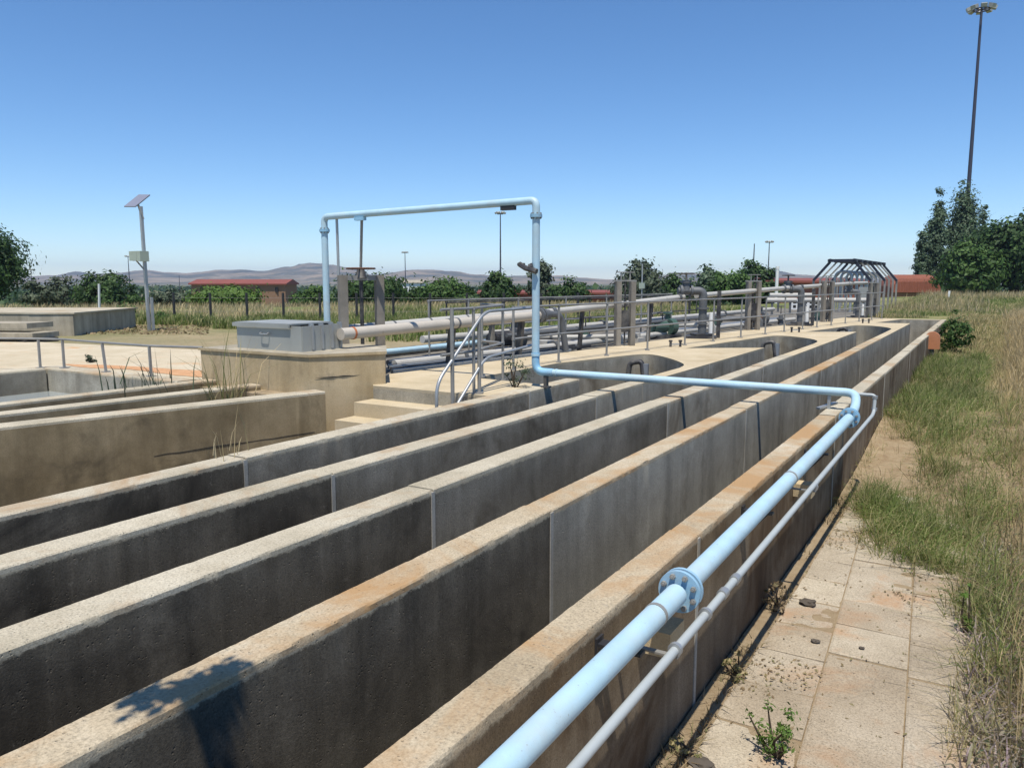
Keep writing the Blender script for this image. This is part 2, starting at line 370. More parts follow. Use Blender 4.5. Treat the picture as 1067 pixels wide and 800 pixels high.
for i, (x0, x1, ye, lab) in enumerate(WALLS):
    tp = M['top_lichen'] if i == 3 else M['top']
    far = [tp, M['side_grey'], M['side_grey']]
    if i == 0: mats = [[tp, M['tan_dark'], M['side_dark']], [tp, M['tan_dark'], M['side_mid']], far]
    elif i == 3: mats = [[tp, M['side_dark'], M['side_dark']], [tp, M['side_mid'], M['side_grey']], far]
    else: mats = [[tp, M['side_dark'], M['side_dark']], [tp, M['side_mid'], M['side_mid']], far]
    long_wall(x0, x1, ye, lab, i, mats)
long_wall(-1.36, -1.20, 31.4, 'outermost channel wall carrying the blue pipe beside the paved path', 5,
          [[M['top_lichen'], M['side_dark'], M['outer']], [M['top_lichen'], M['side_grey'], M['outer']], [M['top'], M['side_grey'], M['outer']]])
# floors
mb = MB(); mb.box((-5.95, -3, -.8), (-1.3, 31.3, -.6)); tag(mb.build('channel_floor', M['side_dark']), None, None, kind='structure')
mb = MB(); mb.box((-9.3, -3, -.6), (-4.85, 7.6, -.1)); tag(mb.build('lower_floor', M['tan_dark']), None, None, kind='structure')

# ------------------------------------------------------------------ deck with the rounded turning pits
def arc(pts, n=5):                     # Catmull-Rom through the points
    P = [Vector((*p, 0)) for p in pts]; P = [2*P[0]-P[1]] + P + [2*P[-1]-P[-2]]; out = []
    for i in range(1, len(P)-2):
        for k in range(n):
            t_ = k/n; a, b_, c_, d_ = P[i-1], P[i], P[i+1], P[i+2]
            q = .5*((2*b_) + (c_-a)*t_ + (2*a-5*b_+4*c_-d_)*t_*t_ + (3*b_-a-3*c_+d_)*t_**3); out.append((q.x, q.y))
    out.append(pts[-1]); return out
deck_pts = [(-6.6,7.5),(-4.865,7.5),(-4.865,8.72),(-5.95,8.87),(-5.9,11.2)] \
    + arc([(-5.42,13.2),(-5.28,13.42),(-5.0,13.3),(-4.6,12.85),(-4.25,12.35),(-4.05,11.95),(-3.975,11.5)]) \
    + [(-3.975,9.51),(-3.77,9.51),(-3.77,16.0),(-5.08,15.05)] \
    + arc([(-4.5,19.5),(-4.36,19.8),(-4.1,19.75),(-3.7,19.4),(-3.36,18.9),(-3.17,18.3),(-3.12,17.6)]) \
    + [(-3.12,14.51),(-2.915,14.51),(-2.915,22.4),(-4.08,21.7)] \
    + arc([(-3.48,25.5),(-3.33,25.85),(-3.05,25.85),(-2.7,25.5),(-2.4,24.9),(-2.27,24.3),(-2.25,23.4)]) \
    + [(-2.25,20.01),(-2.065,20.01),(-2.065,27.9),(-3.08,27.75),(-2.58,30.9),(-1.37,31.0),(-1.37,31.4),(-4.55,31.4),(-5.14,27.4),(-6.07,19.9),(-6.5,14.7),(-7.25,8.6),(-6.95,7.9)]
dk = thing('raised_deck', 'pale raised concrete deck with rounded turning pits cut into its edge', 'deck', (-5, 15, -.62))
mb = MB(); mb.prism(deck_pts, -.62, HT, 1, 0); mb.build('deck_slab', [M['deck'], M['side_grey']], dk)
mb = MB(); mb.box((-6.62, 7.16, -.1), (-4.865, 7.498, .80)); mb.build('step', [M['deck']], dk)
mb = MB(); mb.box((-6.62, 6.82, -.1), (-4.865, 7.158, .63)); mb.build('step', [M['deck']], dk)
for x, y0 in ((-3.77, 12.35), (-2.915, 16.6), (-2.915, 20.6), (-2.065, 24.4)):
    mb = MB(); mb.box((x-.02, y0, -.6), (x+.0045, y0+.03, HT-.01)); mb.build('joint_strip', M['sealant'], dk)
# gravelled service strip behind the deck and its kerb
strip = [(-7.26,7.6),(-7.26,8.6),(-6.51,14.7),(-6.08,19.9),(-5.15,27.4),(-4.56,31.42),(-3.5,31.42),(-3.5,44),(-9.5,44),(-9.5,8.4),(-9.12,8.4),(-9.12,7.6)]
mg, t, b = new_mat('grey service yard')
c = ramp(t, noi(t, 3, 9, .75), [(.3, (.07,.065,.058)), (.5, (.16,.145,.12)), (.7, (.27,.245,.20))]); t.links.new(c, b.inputs['Base Color']); b.inputs['Roughness'].default_value = .95
bump(t, b, noi(t, 40, 6, .7), .6, .02)
mb = MB(); mb.prism(strip, .3, .915); tag(mb.build('service_strip', mg), None, None, kind='structure')
mb = MB(); mb.box((-9.65, 9.0, .7), (-9.5, 40, 1.0)); tag(mb.build('kerb', M['deck']), None, None, kind='structure')
# end wall of the outermost channel, right of the deck
# ------------------------------------------------------------------ inlet box, sheet metal tank, left channel walls
mb = MB(); bp = [(-9.1,6.87),(-7.07,6.87),(-6.58,7.72),(-7.2,8.42),(-9.1,8.38)]
bx = thing('inlet_box', 'tan concrete block at the head of the channels carrying a metal tank', 'concrete block', (-7.8, 7.6, .2))
mb.prism(bp, -.1, 1.355); mb.build('block', M['tan'], bx)
mb = MB(); mb.prism([(-9.13,6.85),(-7.06,6.85),(-6.55,7.72),(-7.18,8.45),(-9.13,8.41)], 1.357, 1.39, 0, 1); mb.build('top_slab', [M['tan'], M['tank_c']], bx)
mb = MB(); mb.tube([(-7.03+.28*q/8, 6.925+.5*q/8, 1.10+.008*nz(q,1,2,.8)) for q in range(9)], [.001,.003,.005,.008,.004,.009,.006,.003,.001], 6); mb.build('crack', M['dark'], bx)
tk = thing('metal_tank', 'galvanised sheet metal tank with a folded lid on the tan concrete block', 'tank', (-8, 7.4, 1.39))
mb = MB()
for a, b_ in (((-8.68,7.15),(-7.39,7.08)), ((-7.39,7.08),(-7.41,7.80)), ((-7.41,7.80),(-8.68,7.86)), ((-8.68,7.86),(-8.68,7.15))):
    mb.bar((*a, 1.55), (*b_, 1.55), .02, .33)
mb.build('tank_wall', M['tank_metal'], tk)
mb = MB(); mb.prism([(-8.70,7.13),(-7.58,7.07),(-7.60,7.84),(-8.70,7.88)], 1.722, 1.742); mb.bar((-8.72,7.11,1.71),(-7.58,7.05,1.71),.02,.05); mb.build('lid', M['tank_metal'], tk)
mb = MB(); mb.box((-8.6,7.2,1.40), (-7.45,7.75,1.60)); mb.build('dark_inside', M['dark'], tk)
mb = MB()
for y in (7.25, 7.42, 7.6, 7.76): mb.box((-7.43,y-.012,1.41), (-7.36,y+.012,1.745))
mb.build('edge_bar', M['galv'], tk)
mb = MB(); mb.tube(fillet([(-8.15,7.10,1.62),(-8.15,7.06,1.60),(-8.0,7.05,1.60),(-8.0,7.09,1.62)], .02, 3), .008, 6); mb.build('handle', M['galv'], tk)

def seg_wall(name, label, a, b_, wd, z1, z0, mats, cat='concrete wall', group=None, step=.06, seed=3):
    # straight wall between two plan points, left edge on a-b, same chipped profile
    d = Vector((b_[0]-a[0], b_[1]-a[1])); L = d.length; d.normalize()
    mb = MB(); wall_mesh(mb, 0, wd, 0, L, z1, z0, step, seed)
    mb.v = [(a[0] + d.x*y + d.y*x, a[1] + d.y*y - d.x*x, z) for x, y, z in mb.v]
    return tag(mb.build(name, mats, smooth=24), label, cat, group)
tm = [M['top'], M['tan_dark'], M['tan_dark']]
seg_wall('channel_wall', 'brown stained concrete wall running up to the tan concrete block', (-9.3,-2.2), (-6.98,6.86), .25, .97, -.3, tm, seed=11)
cw = [(-9.3+.2444+2.32*q/9.06*1.0, -2.2+q-.06) for q in (3.2, 5.6, 7.1, 8.9)]
for (a, b_, z, lab) in ((cw[0],cw[1],.52,'thin dark crack low on the brown stained wall, its left stretch'),(cw[2],cw[3],.50,'thin dark crack low on the brown stained wall, near the concrete block')):
    pts_ = [(a[0]+(b_[0]-a[0])*q/14, a[1]+(b_[1]-a[1])*q/14, z+.012*nz(q*.7,z*9,a[1])) for q in range(15)]
    tag(MB().tube(pts_, [.002+.005*abs(nz(q*.9,a[1],1)) for q in range(15)], 6).build('wall_crack', M['dark']), lab, 'crack')
seg_wall('channel_wall', 'middle of the three short left walls, behind the brown stained one', (-9.35,-2.2), (-8.12,6.86), .22, .97, -.6, tm, seed=12)
seg_wall('channel_wall', 'low left wall bordering the open water tank, rushes growing on it', (-9.5,-2.2), (-8.98,6.86), .2, .975, -.6, tm, seed=13)
tw = thing('tank_surround', 'concrete rim around the open water tank under the low railing', 'concrete wall', (-12, 6.5, -.6))
mb = MB(); wall_mesh(mb, 0, .3, 0, 3.35, .97, -.6, .1, 21); mb.v = [(-12.45+y, 6.78-x, z) for x, y, z in mb.v]; mb.build('end_wall', [M['top'], M['side_grey'], M['side_grey']], tw, smooth=50)
mb = MB(); wall_mesh(mb, -12.5, -12.2, -3, 6.45, .972, -.6, .1, 22); mb.build('side_wall', [M['top'], M['side_mid'], M['side_mid']], tw, smooth=50)
mwt, t, b = new_mat('pale tank water'); b.inputs['Base Color'].default_value = (.30,.33,.33,1); b.inputs['Roughness'].default_value = .12
bump(t, b, noi(t, 6, 3, .5), .08, .02)
mb = MB(); mb.add([(-12.2,-3,.62),(-9.2,-3,.62),(-9.0,6.5,.62),(-12.2,6.5,.62)], [[0,1,2,3]]); tag(mb.build('tank_water', mwt), None, None, kind='structure')
# apron
mb = MB(); ap = [(-30,5.0),(-12.5,5.2),(-12.5,6.8),(-9.13,6.8),(-9.13,8.42),(-9.5,8.6),(-12.9,10.2),(-17.5,9.7),(-30,8.6)]
mb.prism(ap, .5, .925); tag(mb.build('apron', M['apron']), None, None, kind='structure')

mt, t, b = new_mat('orange sand'); c = ramp(t, noi(t, 9, 8, .7), [(.3,(.36,.18,.08)),(.5,(.50,.27,.13)),(.7,(.58,.36,.20))]); t.links.new(c, b.inputs['Base Color']); b.inputs['Roughness'].default_value = 1; bump(t, b, noi(t, 40, 6, .7), .5, .01)
sp_ = arc([(-13.0,7.15),(-12.0,7.5),(-10.8,7.62),(-9.6,7.9),(-9.16,7.95)], 6) + arc([(-9.16,7.2),(-10.2,7.15),(-11.3,7.25),(-12.2,7.05),(-13.0,7.12)], 6)
mb = MB(); mb.add([(x+.03*nz(x,y,0,5), y+.06*nz(x,y,3,4), .930) for x, y in sp_], [list(range(len(sp_)))]); tag(mb.build('sand', mt), None, None, kind='structure')
# ------------------------------------------------------------------ paved path
mb = MB(); rnd = random.Random(3)
lx = lambda y: -.62 - .055*(y-3.5)
ml = []
for row in range(29):
    y0 = -1.2 + row*.455
    for c_ in range(-1, 2):
        off = (0, .15, .07)[c_+1]
        a, b_ = y0+off+.005, y0+off+.450
        xl = lambda y: lx(y) + c_*.44 + .004; xr = lambda y: min(lx(y) + (c_+1)*.44 - .004, 99)
        L0 = max(xl(a), -1.07)
        if xr(a) - L0 < .1: continue
        h = .034 + rnd.uniform(-.006, .006); tx, ty = rnd.uniform(-.018,.018), rnd.uniform(-.016,.016)
        p = [(L0, a), (xr(a), a), (xr(b_), b_), (max(xl(b_), -1.07), b_)]
        top = [(x, y, h + (x-L0)*tx + (y-a)*ty) for x, y in p]
        e = .012; cx = sum(q[0] for q in p)/4; cy = sum(q[1] for q in p)/4
        ins = [(x + (e if x < cx else -e), y + (e if y < cy else -e), z + .004) for x, y, z in top]
        bot = [(x, y, -.05) for x, y in p]
        mb.add(bot + top + ins, [[0,1,5,4],[1,2,6,5],[2,3,7,6],[3,0,4,7],[4,5,9,8],[5,6,10,9],[6,7,11,10],[7,4,8,11],[8,9,10,11]])
tsl = M['slab'].node_tree; bsl = tsl.nodes['Principled BSDF']; csl = bsl.inputs['Base Color'].links[0].from_socket
gsl = N(tsl, 'ShaderNodeNewGeometry'); tsl.links.new(mix(tsl, csl, ramp(tsl, gsl.outputs['Random Per Island'], [(.1, (.95,.92,.88)), (.5, g3(1.06)), (.9, (1.15,1.15,1.13))]), 1.0, 'MULTIPLY'), bsl.inputs['Base Color'])
tag(mb.build('path', M['slab']), None, None, kind='structure')
msoil, t, b = new_mat('dusty soil'); c = ramp(t, noi(t, 6, 9, .75), [(.3,(.24,.165,.095)),(.5,(.33,.25,.155)),(.7,(.40,.315,.205))]); t.links.new(c, b.inputs['Base Color']); b.inputs['Roughness'].default_value = 1; b.inputs['Specular IOR Level'].default_value = .1; bump(t, b, noi(t, 60, 7, .75), .9, .02)
mb = MB(); X_ = np.arange(-1.19, .75, .035); Y_ = np.arange(1.0, 13.5, .035); V = []
for y in Y_:
    for x in X_:
        e = x - (lx(y) + .88) + .30*nz(x, y, 1, 1.3) + .12*nz(x, y, 1, 5); w_ = -1.06 - x + .05*nz(x, y, 4, 4)
        z = .0285 + .045*sm(-.12, .12, e) + .02*sm(-.02,.06,w_) + .03*sm(8.2, 9.2, y + .6*nz(x, y, 2, 1.5)) + .006*nz(x,y,0,9) + .010*max(0, nz(x, y, 7, 8))*max(0, .3+nz(x, y, 2, 1.5))
        V.append((x, y, z*(1-sm(.55,.74,x)) + tz(x,y) + .012*nz(x,y,0,23)*sm(-.1,.1,e)))
nx_ = len(X_); mb.add(V, [[j*nx_+i, j*nx_+i+1, (j+1)*nx_+i+1, (j+1)*nx_+i] for j in range(len(Y_)-1) for i in range(nx_-1)]); tag(mb.build('soil', msoil, smooth=60, recalc=False), None, None, kind='structure')

# ------------------------------------------------------------------ blue pipe
PX, PZ = -1.05, .955
bp_ = thing('blue_pipe', 'long pale blue pipe running along the outer wall and arching over the channels', 'pipe', (-3, 6, .5))
mb = MB(); mb.tube([(PX,-2.5,PZ-.01),(PX,3.08,PZ)], .047, 20); mb.build('pipe_run', M['blue'], bp_, smooth=40)
mb = MB(); mb.tube([(PX,3.2,PZ),(PX,7.86,PZ+.04)], .047, 20); mb.build('pipe_run', M['blue'], bp_, smooth=40)
corner = fillet([(PX,7.96,PZ+.045),(PX,8.30,PZ+.10),(PX-.03,8.5,1.16),(-1.6,8.5,1.16)], .22, 9)
mb = MB(); mb.tube(corner + [Vector((-4.55,8.5,1.16))], .043, 20); mb.build('crossing_run', M['blue'], bp_, smooth=40)
X1, Y1 = -4.80, 8.5
mb = MB(); mb.tube(fillet([(-4.55,Y1,1.16),(X1,Y1,1.16),(X1,Y1,1.40)], .14, 6), .05, 16); mb.build('lower_elbow', M['blue_dull'], bp_, smooth=40)
mb = MB(); mb.tube([(X1,Y1,1.36),(X1,Y1,3.06)], .048, 20); mb.build('riser', M['blue'], bp_, smooth=40)
mb = MB(); mb.tube(fillet([(X1,Y1,3.09),(X1,Y1,3.26),(X1-.3,Y1,3.255),(-8.0,Y1,3.215),(-8.34,Y1,3.21),(-8.34,Y1,3.03)], .17, 8), .048, 20); mb.build('overhead_run', M['blue'], bp_, smooth=40)
mb = MB(); mb.tube([(-8.34,Y1,3.0),(-8.34,Y1,1.5)], .048, 18); mb.build('riser', M['blue'], bp_, smooth=40)
def flange(c, ax, r=.088, gap=.05, bolts=8, mat='blue_dull'):
    ax = Vector(ax).normalized(); c = Vector(c)
    mb = MB(); mb.disc(c - ax*gap/2, ax, r, .018, 28).disc(c + ax*gap/2, ax, r, .018, 28); f = mb.build('flange', M[mat], bp_, smooth=40)
    u = ax.orthogonal().normalized(); v = ax.cross(u); mb = MB()
    for k in range(bolts):
        a = 2*math.pi*(k+.5)/bolts; q = c + (u*math.cos(a) + v*math.sin(a))*r*.77
        mb.tube([q - ax*(gap/2+.03), q + ax*(gap/2+.03)], .006, 6); mb.disc(q - ax*(gap/2+.017), ax, .0125, .014, 6); mb.disc(q + ax*(gap/2+.017), ax, .0125, .014, 6)
    mb.build('bolts', M['galv_dull'], f)
flange((PX,3.14,PZ), (0,1,0), .092, .035); flange((PX,7.91,PZ+.042), (0,1,.06), .092, .04)
flange((X1,Y1,3.075), (0,0,1), .075, .02, 6); flange((-8.34,Y1,3.015), (0,0,1), .075, .02, 6)
for c_, ax_, r_, t_ in (((X1,Y1,1.37),(0,0,1),.058,.03),((-4.5,Y1,1.16),(1,0,0),.05,.02),((PX,8.02,PZ+.055),(0,1,.1),.05,.015)): MB().disc(c_, ax_, r_, t_).build('collar', M['blue'], bp_, smooth=40)
for y, z in ((2.83,PZ),(5.3,PZ+.02)): MB().tube([(PX,y,z),(PX,y+.02,z)], .0495, 20).build('pipe_band', M['galv_dull'], bp_, smooth=40)
mb = MB(); mb.disc((X1-.03,Y1-.06,2.45),(1,.3,.4),.05,.05).tube([(X1-.22,Y1-.02,2.49),(X1-.1,Y1-.08,2.44),(X1+.06,Y1-.09,2.40)], .035, 8).disc((X1-.2,Y1-.02,2.49),(0,0,1),.05,.03); mb.build('air_cock', M['steel_dark'], bp_, smooth=40)
mb = MB(); mb.box((X1-.5,Y1-.03,3.16),(X1-.30,Y1+.03,3.215)); mb.build('bracket', M['steel_dark'], bp_)
mb = MB(); mb.box((-7.72,Y1-.05,3.13),(-7.55,Y1+.02,3.18)); mb.build('bracket', M['blue_dull'], bp_)
# wall brackets under the pipe
for y in (.9, 2.62, 4.7, 6.6):
    mb = MB(); mb.box((-1.198, y-.03, .70), (-1.188, y+.03, .92)).bar((-1.19,y,.895), (PX+.035,y,.895), .05, .012).bar((-1.19,y,.72), (PX,y,.885), .035, .01); mb.build('wall_bracket', M['steel_dark'], bp_)
for x, y in ((X1+.15, Y1), ):
    mb = MB(); mb.box((x-.02,y-.03,.97),(x+.02,y+.03,1.115)).box((x-.05,y-.05,.965),(x+.05,y+.05,.985)); mb.build('wall_bracket', M['steel_dark'], bp_)
mb = MB(); mb.bar((-1.33,8.5,.975),(-1.33,8.5,1.11),.03); mb.bar((-1.42,8.42,.985),(-1.28,8.62,1.03),.05,.02); mb.build('wall_bracket', M['galv'], bp_)
mb = MB(); mb.box((-1.198,3.02,.69),(-1.05,3.2,.80)); tag(mb.build('support_block', M['tan']), 'small concrete block under the bolted flange on the outer wall', 'block')
mb = MB(); mb.box((-1.198,6.2,.62),(-1.06,6.34,.72)); tag(mb.build('support_block', M['tan']), 'small concrete block under the far stretch of the blue pipe', 'block')
# conduit
cd = thing('conduit', 'thin grey conduit pipe slung below the blue pipe on the outer wall', 'conduit', (-.96, 4, .87))
mb = MB(); mb.tube(fillet([(-.945,-2.4,.865),(-.945,3.2,.86),(-.947,8.78,.90),(-.95,8.92,.92),(-.95,8.95,1.09),(-1.35,8.95,1.09)], .035, 4), .018, 12); mb.build('conduit_run', M['pvc'], cd, smooth=40)
for y, r_, t_ in ((2.78,.028,.02),(3.16,.028,.02),(5.6,.028,.02),(3.42,.0245,.05),(3.62,.0245,.05)): MB().disc((-.945,y,.863),(0,1,0),r_,t_,14).build('coupling', M['galv'], cd, smooth=40)
for z in (.94, 1.07): MB().disc((-.95,8.95,z),(0,0,1),.028,.03).build('coupling', M['galv'], cd, smooth=40)
for y in (1.3, 2.78, 5.6): MB().bar((-1.195,y,.835),(-.93,y,.835),.025,.008).build('clip', M['galv_dull'], cd)

# ------------------------------------------------------------------ handrails
def rail_line(name, label, pts, h=.93, r=.017, mid=True, mat='galv_dull', top_ext=None, pr=.019):
    rt = thing(name, label, 'railing', pts[0])
    for p in pts:
        mb = MB(); mb.tube([(p[0],p[1],p[2]), (p[0],p[1],p[2]+h)], pr, 10); mb.disc((p[0],p[1],p[2]+.008),(0,0,1),.045,.016,12); mb.disc((p[0],p[1],p[2]+h),(0,0,1),.026,.04,10)
        if mid: mb.disc((p[0],p[1],p[2]+h*.5),(0,0,1),.026,.04,10)
        mb.build('post', M[mat], rt, smooth=40)
    for hh in ((h, h*.5) if mid else (h,)):
        pp = [(p[0],p[1],p[2]+hh) for p in pts]
        if top_ext: pp = [(q[0],q[1],q[2]+hh) for q in top_ext[0]] + pp + [(q[0],q[1],q[2]+hh) for q in top_ext[1]]
        mb = MB(); mb.tube(pp, r, 10); mb.build('rail', M[mat], rt, smooth=40)
    return rt
dg = lambda y: -5.95 + .138*(y-11.3)
rail_line('handrail', 'long two bar handrail along the pit edge of the raised deck', [(-5.97,9.9,HT)] + [(dg(y),y,HT) for y in (11.3,12.75,14.2,15.75,17.1,18.6,20.1,21.4,22.8,24.0,25.3,26.7,28.2,29.7,31.0)])
bk = lambda y: -7.12 + .115*(y-9.0)
rail_line('handrail', 'rear handrail with a looped end behind the big white pipes', [(-8.62+.1*(y-11),y,.92) for y in (11.3,12.4,14.0,15.8,17.6,19.4,21.2)], h=1.02, r=.016)
rail_line('handrail', 'short handrail around the near corner of the turning pit', [(-5.10,7.56,HT),(-5.47,8.80,HT),(-5.90,8.95,HT)], h=1.0, top_ext=([(-5.12,6.95,HT)],[]))
st = thing('stair_handrail', 'bent tubular stair handrail rising from the steps beside the leftmost wall', 'railing', (-5.05, 7, .63))
mb = MB(); mb.tube(fillet([(-5.05,6.76,.66),(-5.05,6.76,1.18),(-5.05,7.72,1.93),(-5.05,8.8,1.94)], .16, 7), .019, 12); mb.build('top_rail', M['galv'], st, smooth=50)
mb = MB(); mb.tube(fillet([(-5.05,6.98,.76),(-5.05,7.72,1.38),(-5.05,8.9,1.46)], .16, 7), .018, 12); mb.build('lower_rail', M['galv'], st, smooth=50)
for y, z0, z1 in ((7.06,.63,1.99),(7.6,HT,1.84)):
    mb = MB(); mb.tube([(-5.05,y,z0),(-5.05,y,z1)], .022, 12); mb.disc((-5.05,y,z0+.01),(0,0,1),.05,.02); mb.build('post', M['galv_dull'], st, smooth=40)
rl = thing('low_railing', 'low single bar railing with one leaning post at the open water tank', 'railing', (-11.5,6.6,.97))
rp = [((-12.35,6.45),0),((-12.0,6.62),0),((-10.95,6.64),-.055),((-9.91,6.66),-.012)]
for (x, y), lean in rp:
    mb = MB(); mb.bar((x,y,.97),(x+lean,y,1.40),.03,.03); mb.box((x-.05,y-.05,.968),(x+.05,y+.05,.98)); mb.build('post', M['galv_dull'], rl)
mb = MB(); mb.tube([(-14.2,5.5,1.42),(-12.35,6.45,1.415),(-12.0,6.62,1.41),(-11.0,6.64,1.40),(-9.92,6.66,1.395),(-9.1,6.9,1.39)], .016, 8); mb.build('rail', M['galv_dull'], rl, smooth=40)

# ------------------------------------------------------------------ header pipes and valves
hp1 = thing('header_pipe', 'big dusty header pipe leaving the metal tank, dark bands on it', 'pipe', (-7.2,9,1.5))
A0, A1 = Vector((-7.32,7.70,1.585)), Vector((-6.88,12.3,1.68))
mb = MB(); mb.tube([A0, A0.lerp(A1,.4), A1], .080, 20); mb.build('pipe_run', M['tan_pipe'], hp1, smooth=40)
mb = MB(); mb.disc(A0.lerp(A1,.045), A1-A0, .087, .03); mb.build('rust_ring', paint('orange rust ring', (.40,.13,.05), .8), hp1, smooth=40)
for q, t_ in ((.47,.07),(.51,.04)): MB().disc(A0.lerp(A1,q), A1-A0, .087, t_).build('pipe_band', M['grey_steel'], hp1, smooth=40)
mb = MB(); mb.disc(A1, A1-A0, .135, .05).disc(A1+(A1-A0).normalized()*.08, A1-A0, .135, .05).disc(A1+(A1-A0).normalized()*.2, A1-A0, .09, .2); mb.build('flange', M['grey_steel'], hp1, smooth=40)
mb = MB(); mb.tube(fillet([A1+Vector((.03,.35,.01)), (-6.78,12.95,1.67), (-6.72,13.05,1.0)], .22, 7), .06, 16); mb.build('drop_elbow', M['grey_steel'], hp1, smooth=40)
for q in (.5, .9):
    p = A0.lerp(A1, q); mb = MB(); mb.bar((p.x-.12,p.y,.92),(p.x-.05,p.y,p.z-.08),.09,.09); mb.build('support_leg', M['steel_dark'], hp1)
hp2 = thing('header_pipe', 'rear white header pipe lying parallel behind the big dusty one', 'pipe', (-8,9,1.5))
B0, B1 = Vector((-8.15,7.95,1.55)), Vector((-7.45,13.2,1.68))
mb = MB(); mb.tube([B0, B1], .082, 18); mb.build('pipe_run', M['white_pipe'], hp2, smooth=40)
for q in (.3, .45, .62, .8):
    mb = MB(); mb.disc(B0.lerp(B1,q), B1-B0, .086, .04); mb.build('pipe_band', M['grey_steel'], hp2, smooth=40)
mb = MB(); p = B0.lerp(B1,.75); mb.bar((p.x,p.y,.92),(p.x,p.y,p.z-.08),.08,.08); mb.build('support_leg', M['post_c'], hp2)
hp3 = thing('header_pipe', 'thin pale header pipe climbing along the deck past the valves', 'pipe', (-6,18,1.7))
TH = [(-6.95,12.7,1.72),(-6.62,15.0,1.80),(-6.08,17.75,1.93),(-5.95,18.3,1.95),(-5.15,24.5,2.10),(-5.05,25.1,2.11),(-4.3,31.5,2.23),(-4.1,33.5,2.24)]
mb = MB(); mb.tube(TH[:3], .062, 16); mb.build('pipe_run', M['white_pipe'], hp3, smooth=40)
mb = MB(); mb.tube(TH[3:5], .062, 16); mb.build('pipe_run', M['white_pipe'], hp3, smooth=40)
mb = MB(); mb.tube(TH[5:], .062, 16); mb.build('pipe_run', M['white_pipe'], hp3, smooth=40)
d = Vector(TH[1])-Vector(TH[0])
for q in ((-6.92,12.9,1.73),(-6.55,15.35,1.817),(-6.12,17.55,1.92),(-5.9,18.6,1.96),(-5.2,24.1,2.09),(-4.98,25.5,2.12),(-4.4,30.8,2.215)):
    mb = MB(); mb.disc(q, d, .08, .09, 16); mb.build('flange', M['grey_steel'], hp3, smooth=40)
for q in ((-6.8,13.9,1.70),(-6.35,16.4,1.80),(-5.5,21.8,1.98),(-4.7,28.2,2.1)):
    mb = MB(); mb.bar((q[0]-.06,q[1],.92),(q[0],q[1],q[2]),.07,.07); mb.build('support_leg', M['steel_dark'], hp3)

def make_valve(label):
    rt = thing('valve_riser', label, 'valve', (0,0,0), 'gate valves with drop pipes along the deck')
    mb = MB(); mb.tube([(-.26,-.12,.98),(.06,0,.98)], .075, 14).disc((-.2,-.1,.98),(1,.4,0),.125,.05).disc((.0,0,.98),(1,.4,0),.125,.05).tube([(-.1,-.05,.98),(-.1,-.05,1.2)],[.1,.07],14).disc((-.1,-.05,1.17),(0,0,1),.11,.05); mb.build('valve_body', M['grey_steel'], rt, smooth=40)
    mb = MB(); mb.tube([(-.1,-.05,1.2),(-.1,-.05,1.36)], .022, 8); mb.build('spindle', M['steel_dark'], rt, smooth=40)
    mb = MB(); mb.tube([(-.1+.16*math.cos(a), -.05+.16*math.sin(a), 1.34) for a in [2*math.pi*k/20 for k in range(21)]], .014, 8)
    for k in range(3):
        a = math.pi*k/3; mb.bar((-.1-.15*math.cos(a),-.05-.15*math.sin(a),1.34),(-.1+.15*math.cos(a),-.05+.15*math.sin(a),1.34),.018,.012)
    mb.build('handwheel', M['steel_dark'], rt, smooth=40)
    mb = MB(); mb.tube(fillet([(.02,0,.98),(.25,.05,.98),(.25,.05,.1)], .18, 7), .085, 16).disc((.25,.05,.62),(0,0,1),.12,.04).disc((.25,.05,.3),(0,0,1),.11,.03); mb.build('drop_pipe', M['grey_steel'], rt, smooth=40)
    mb = MB(); mb.disc((.25,.05,.05),(0,0,1),.24,.1,20).box((-.1,-.2,0),(.55,.3,.05)); mb.build('base_plate', M['steel_dark'], rt, smooth=40)
    mb = MB(); mb.tube([(.42,.12,.05),(.42,.12,.52)], .05, 12); mb.build('white_stub', M['white'], rt, smooth=40)
    mb = MB(); mb.box((.53,.1,0),(.61,.18,.98)); mb.build('post', M['steel_dark'], rt)
    return rt
v1 = make_valve('nearest gate valve and drop pipe on the deck, white capped spindle'); v1.location = (-5.95,17.9,HT); v1.rotation_euler.z = .25; v1.scale = (1.12,)*3
dup(v1, (-5.08,24.65,HT), 'middle gate valve with a dark handwheel, in front of the red shed', .25, 1.12)
dup(v1, (-4.32,31.3,HT-.02), 'farthest gate valve on the deck, beside the dark portal frames', .25)

def make_pen(label, h=1.33, wheel=False):
    rt = thing('penstock_frame', label, 'penstock frame', (0,0,0), 'concrete penstock frames along the deck')
    for x in (-.16, .16):
        mb = MB(); mb.bar((x,0,0),(x,0,h),.105,.13); mb.build('post', M['post_c'], rt)
    mb = MB(); mb.box((-.27,-.03,h+.002),(.24,.03,h+.035)); mb.box((-.2,-.02,h+.18),(.2,.02,h+.2)); mb.bar((-.1,0,h+.03),(-.1,0,h+.18),.02).bar((.1,0,h+.03),(.1,0,h+.18),.02); mb.build('crossbar', M['galv_dull'], rt)
    mb = MB(); mb.tube([(0,0,.05),(0,0,h+.1)], .018, 8); mb.build('spindle', M['steel_dark'], rt, smooth=40)
    mb = MB(); mb.box((-.1,-.03,.3),(.1,.03,.75)); mb.build('gate', M['steel_dark'], rt)
    return rt
p1 = make_pen('grey twin post penstock frame with thin steel crossbars, nearest on the deck'); p1.location = (-6.36,14.98,HT-.02); p1.rotation_euler.z = .85
dup(p1, (-5.49,21.8,HT-.02), 'stout penstock frame standing between the nearest and middle gate valves', .9, 1.0)
dup(p1, (-4.52,27.5,HT-.02), 'penstock frame in front of the red shed wall', .9, 1.0)
dup(p1, (-3.8,33.2,.9), 'farthest penstock frame, below the dark portal frames', .9, 1.0)
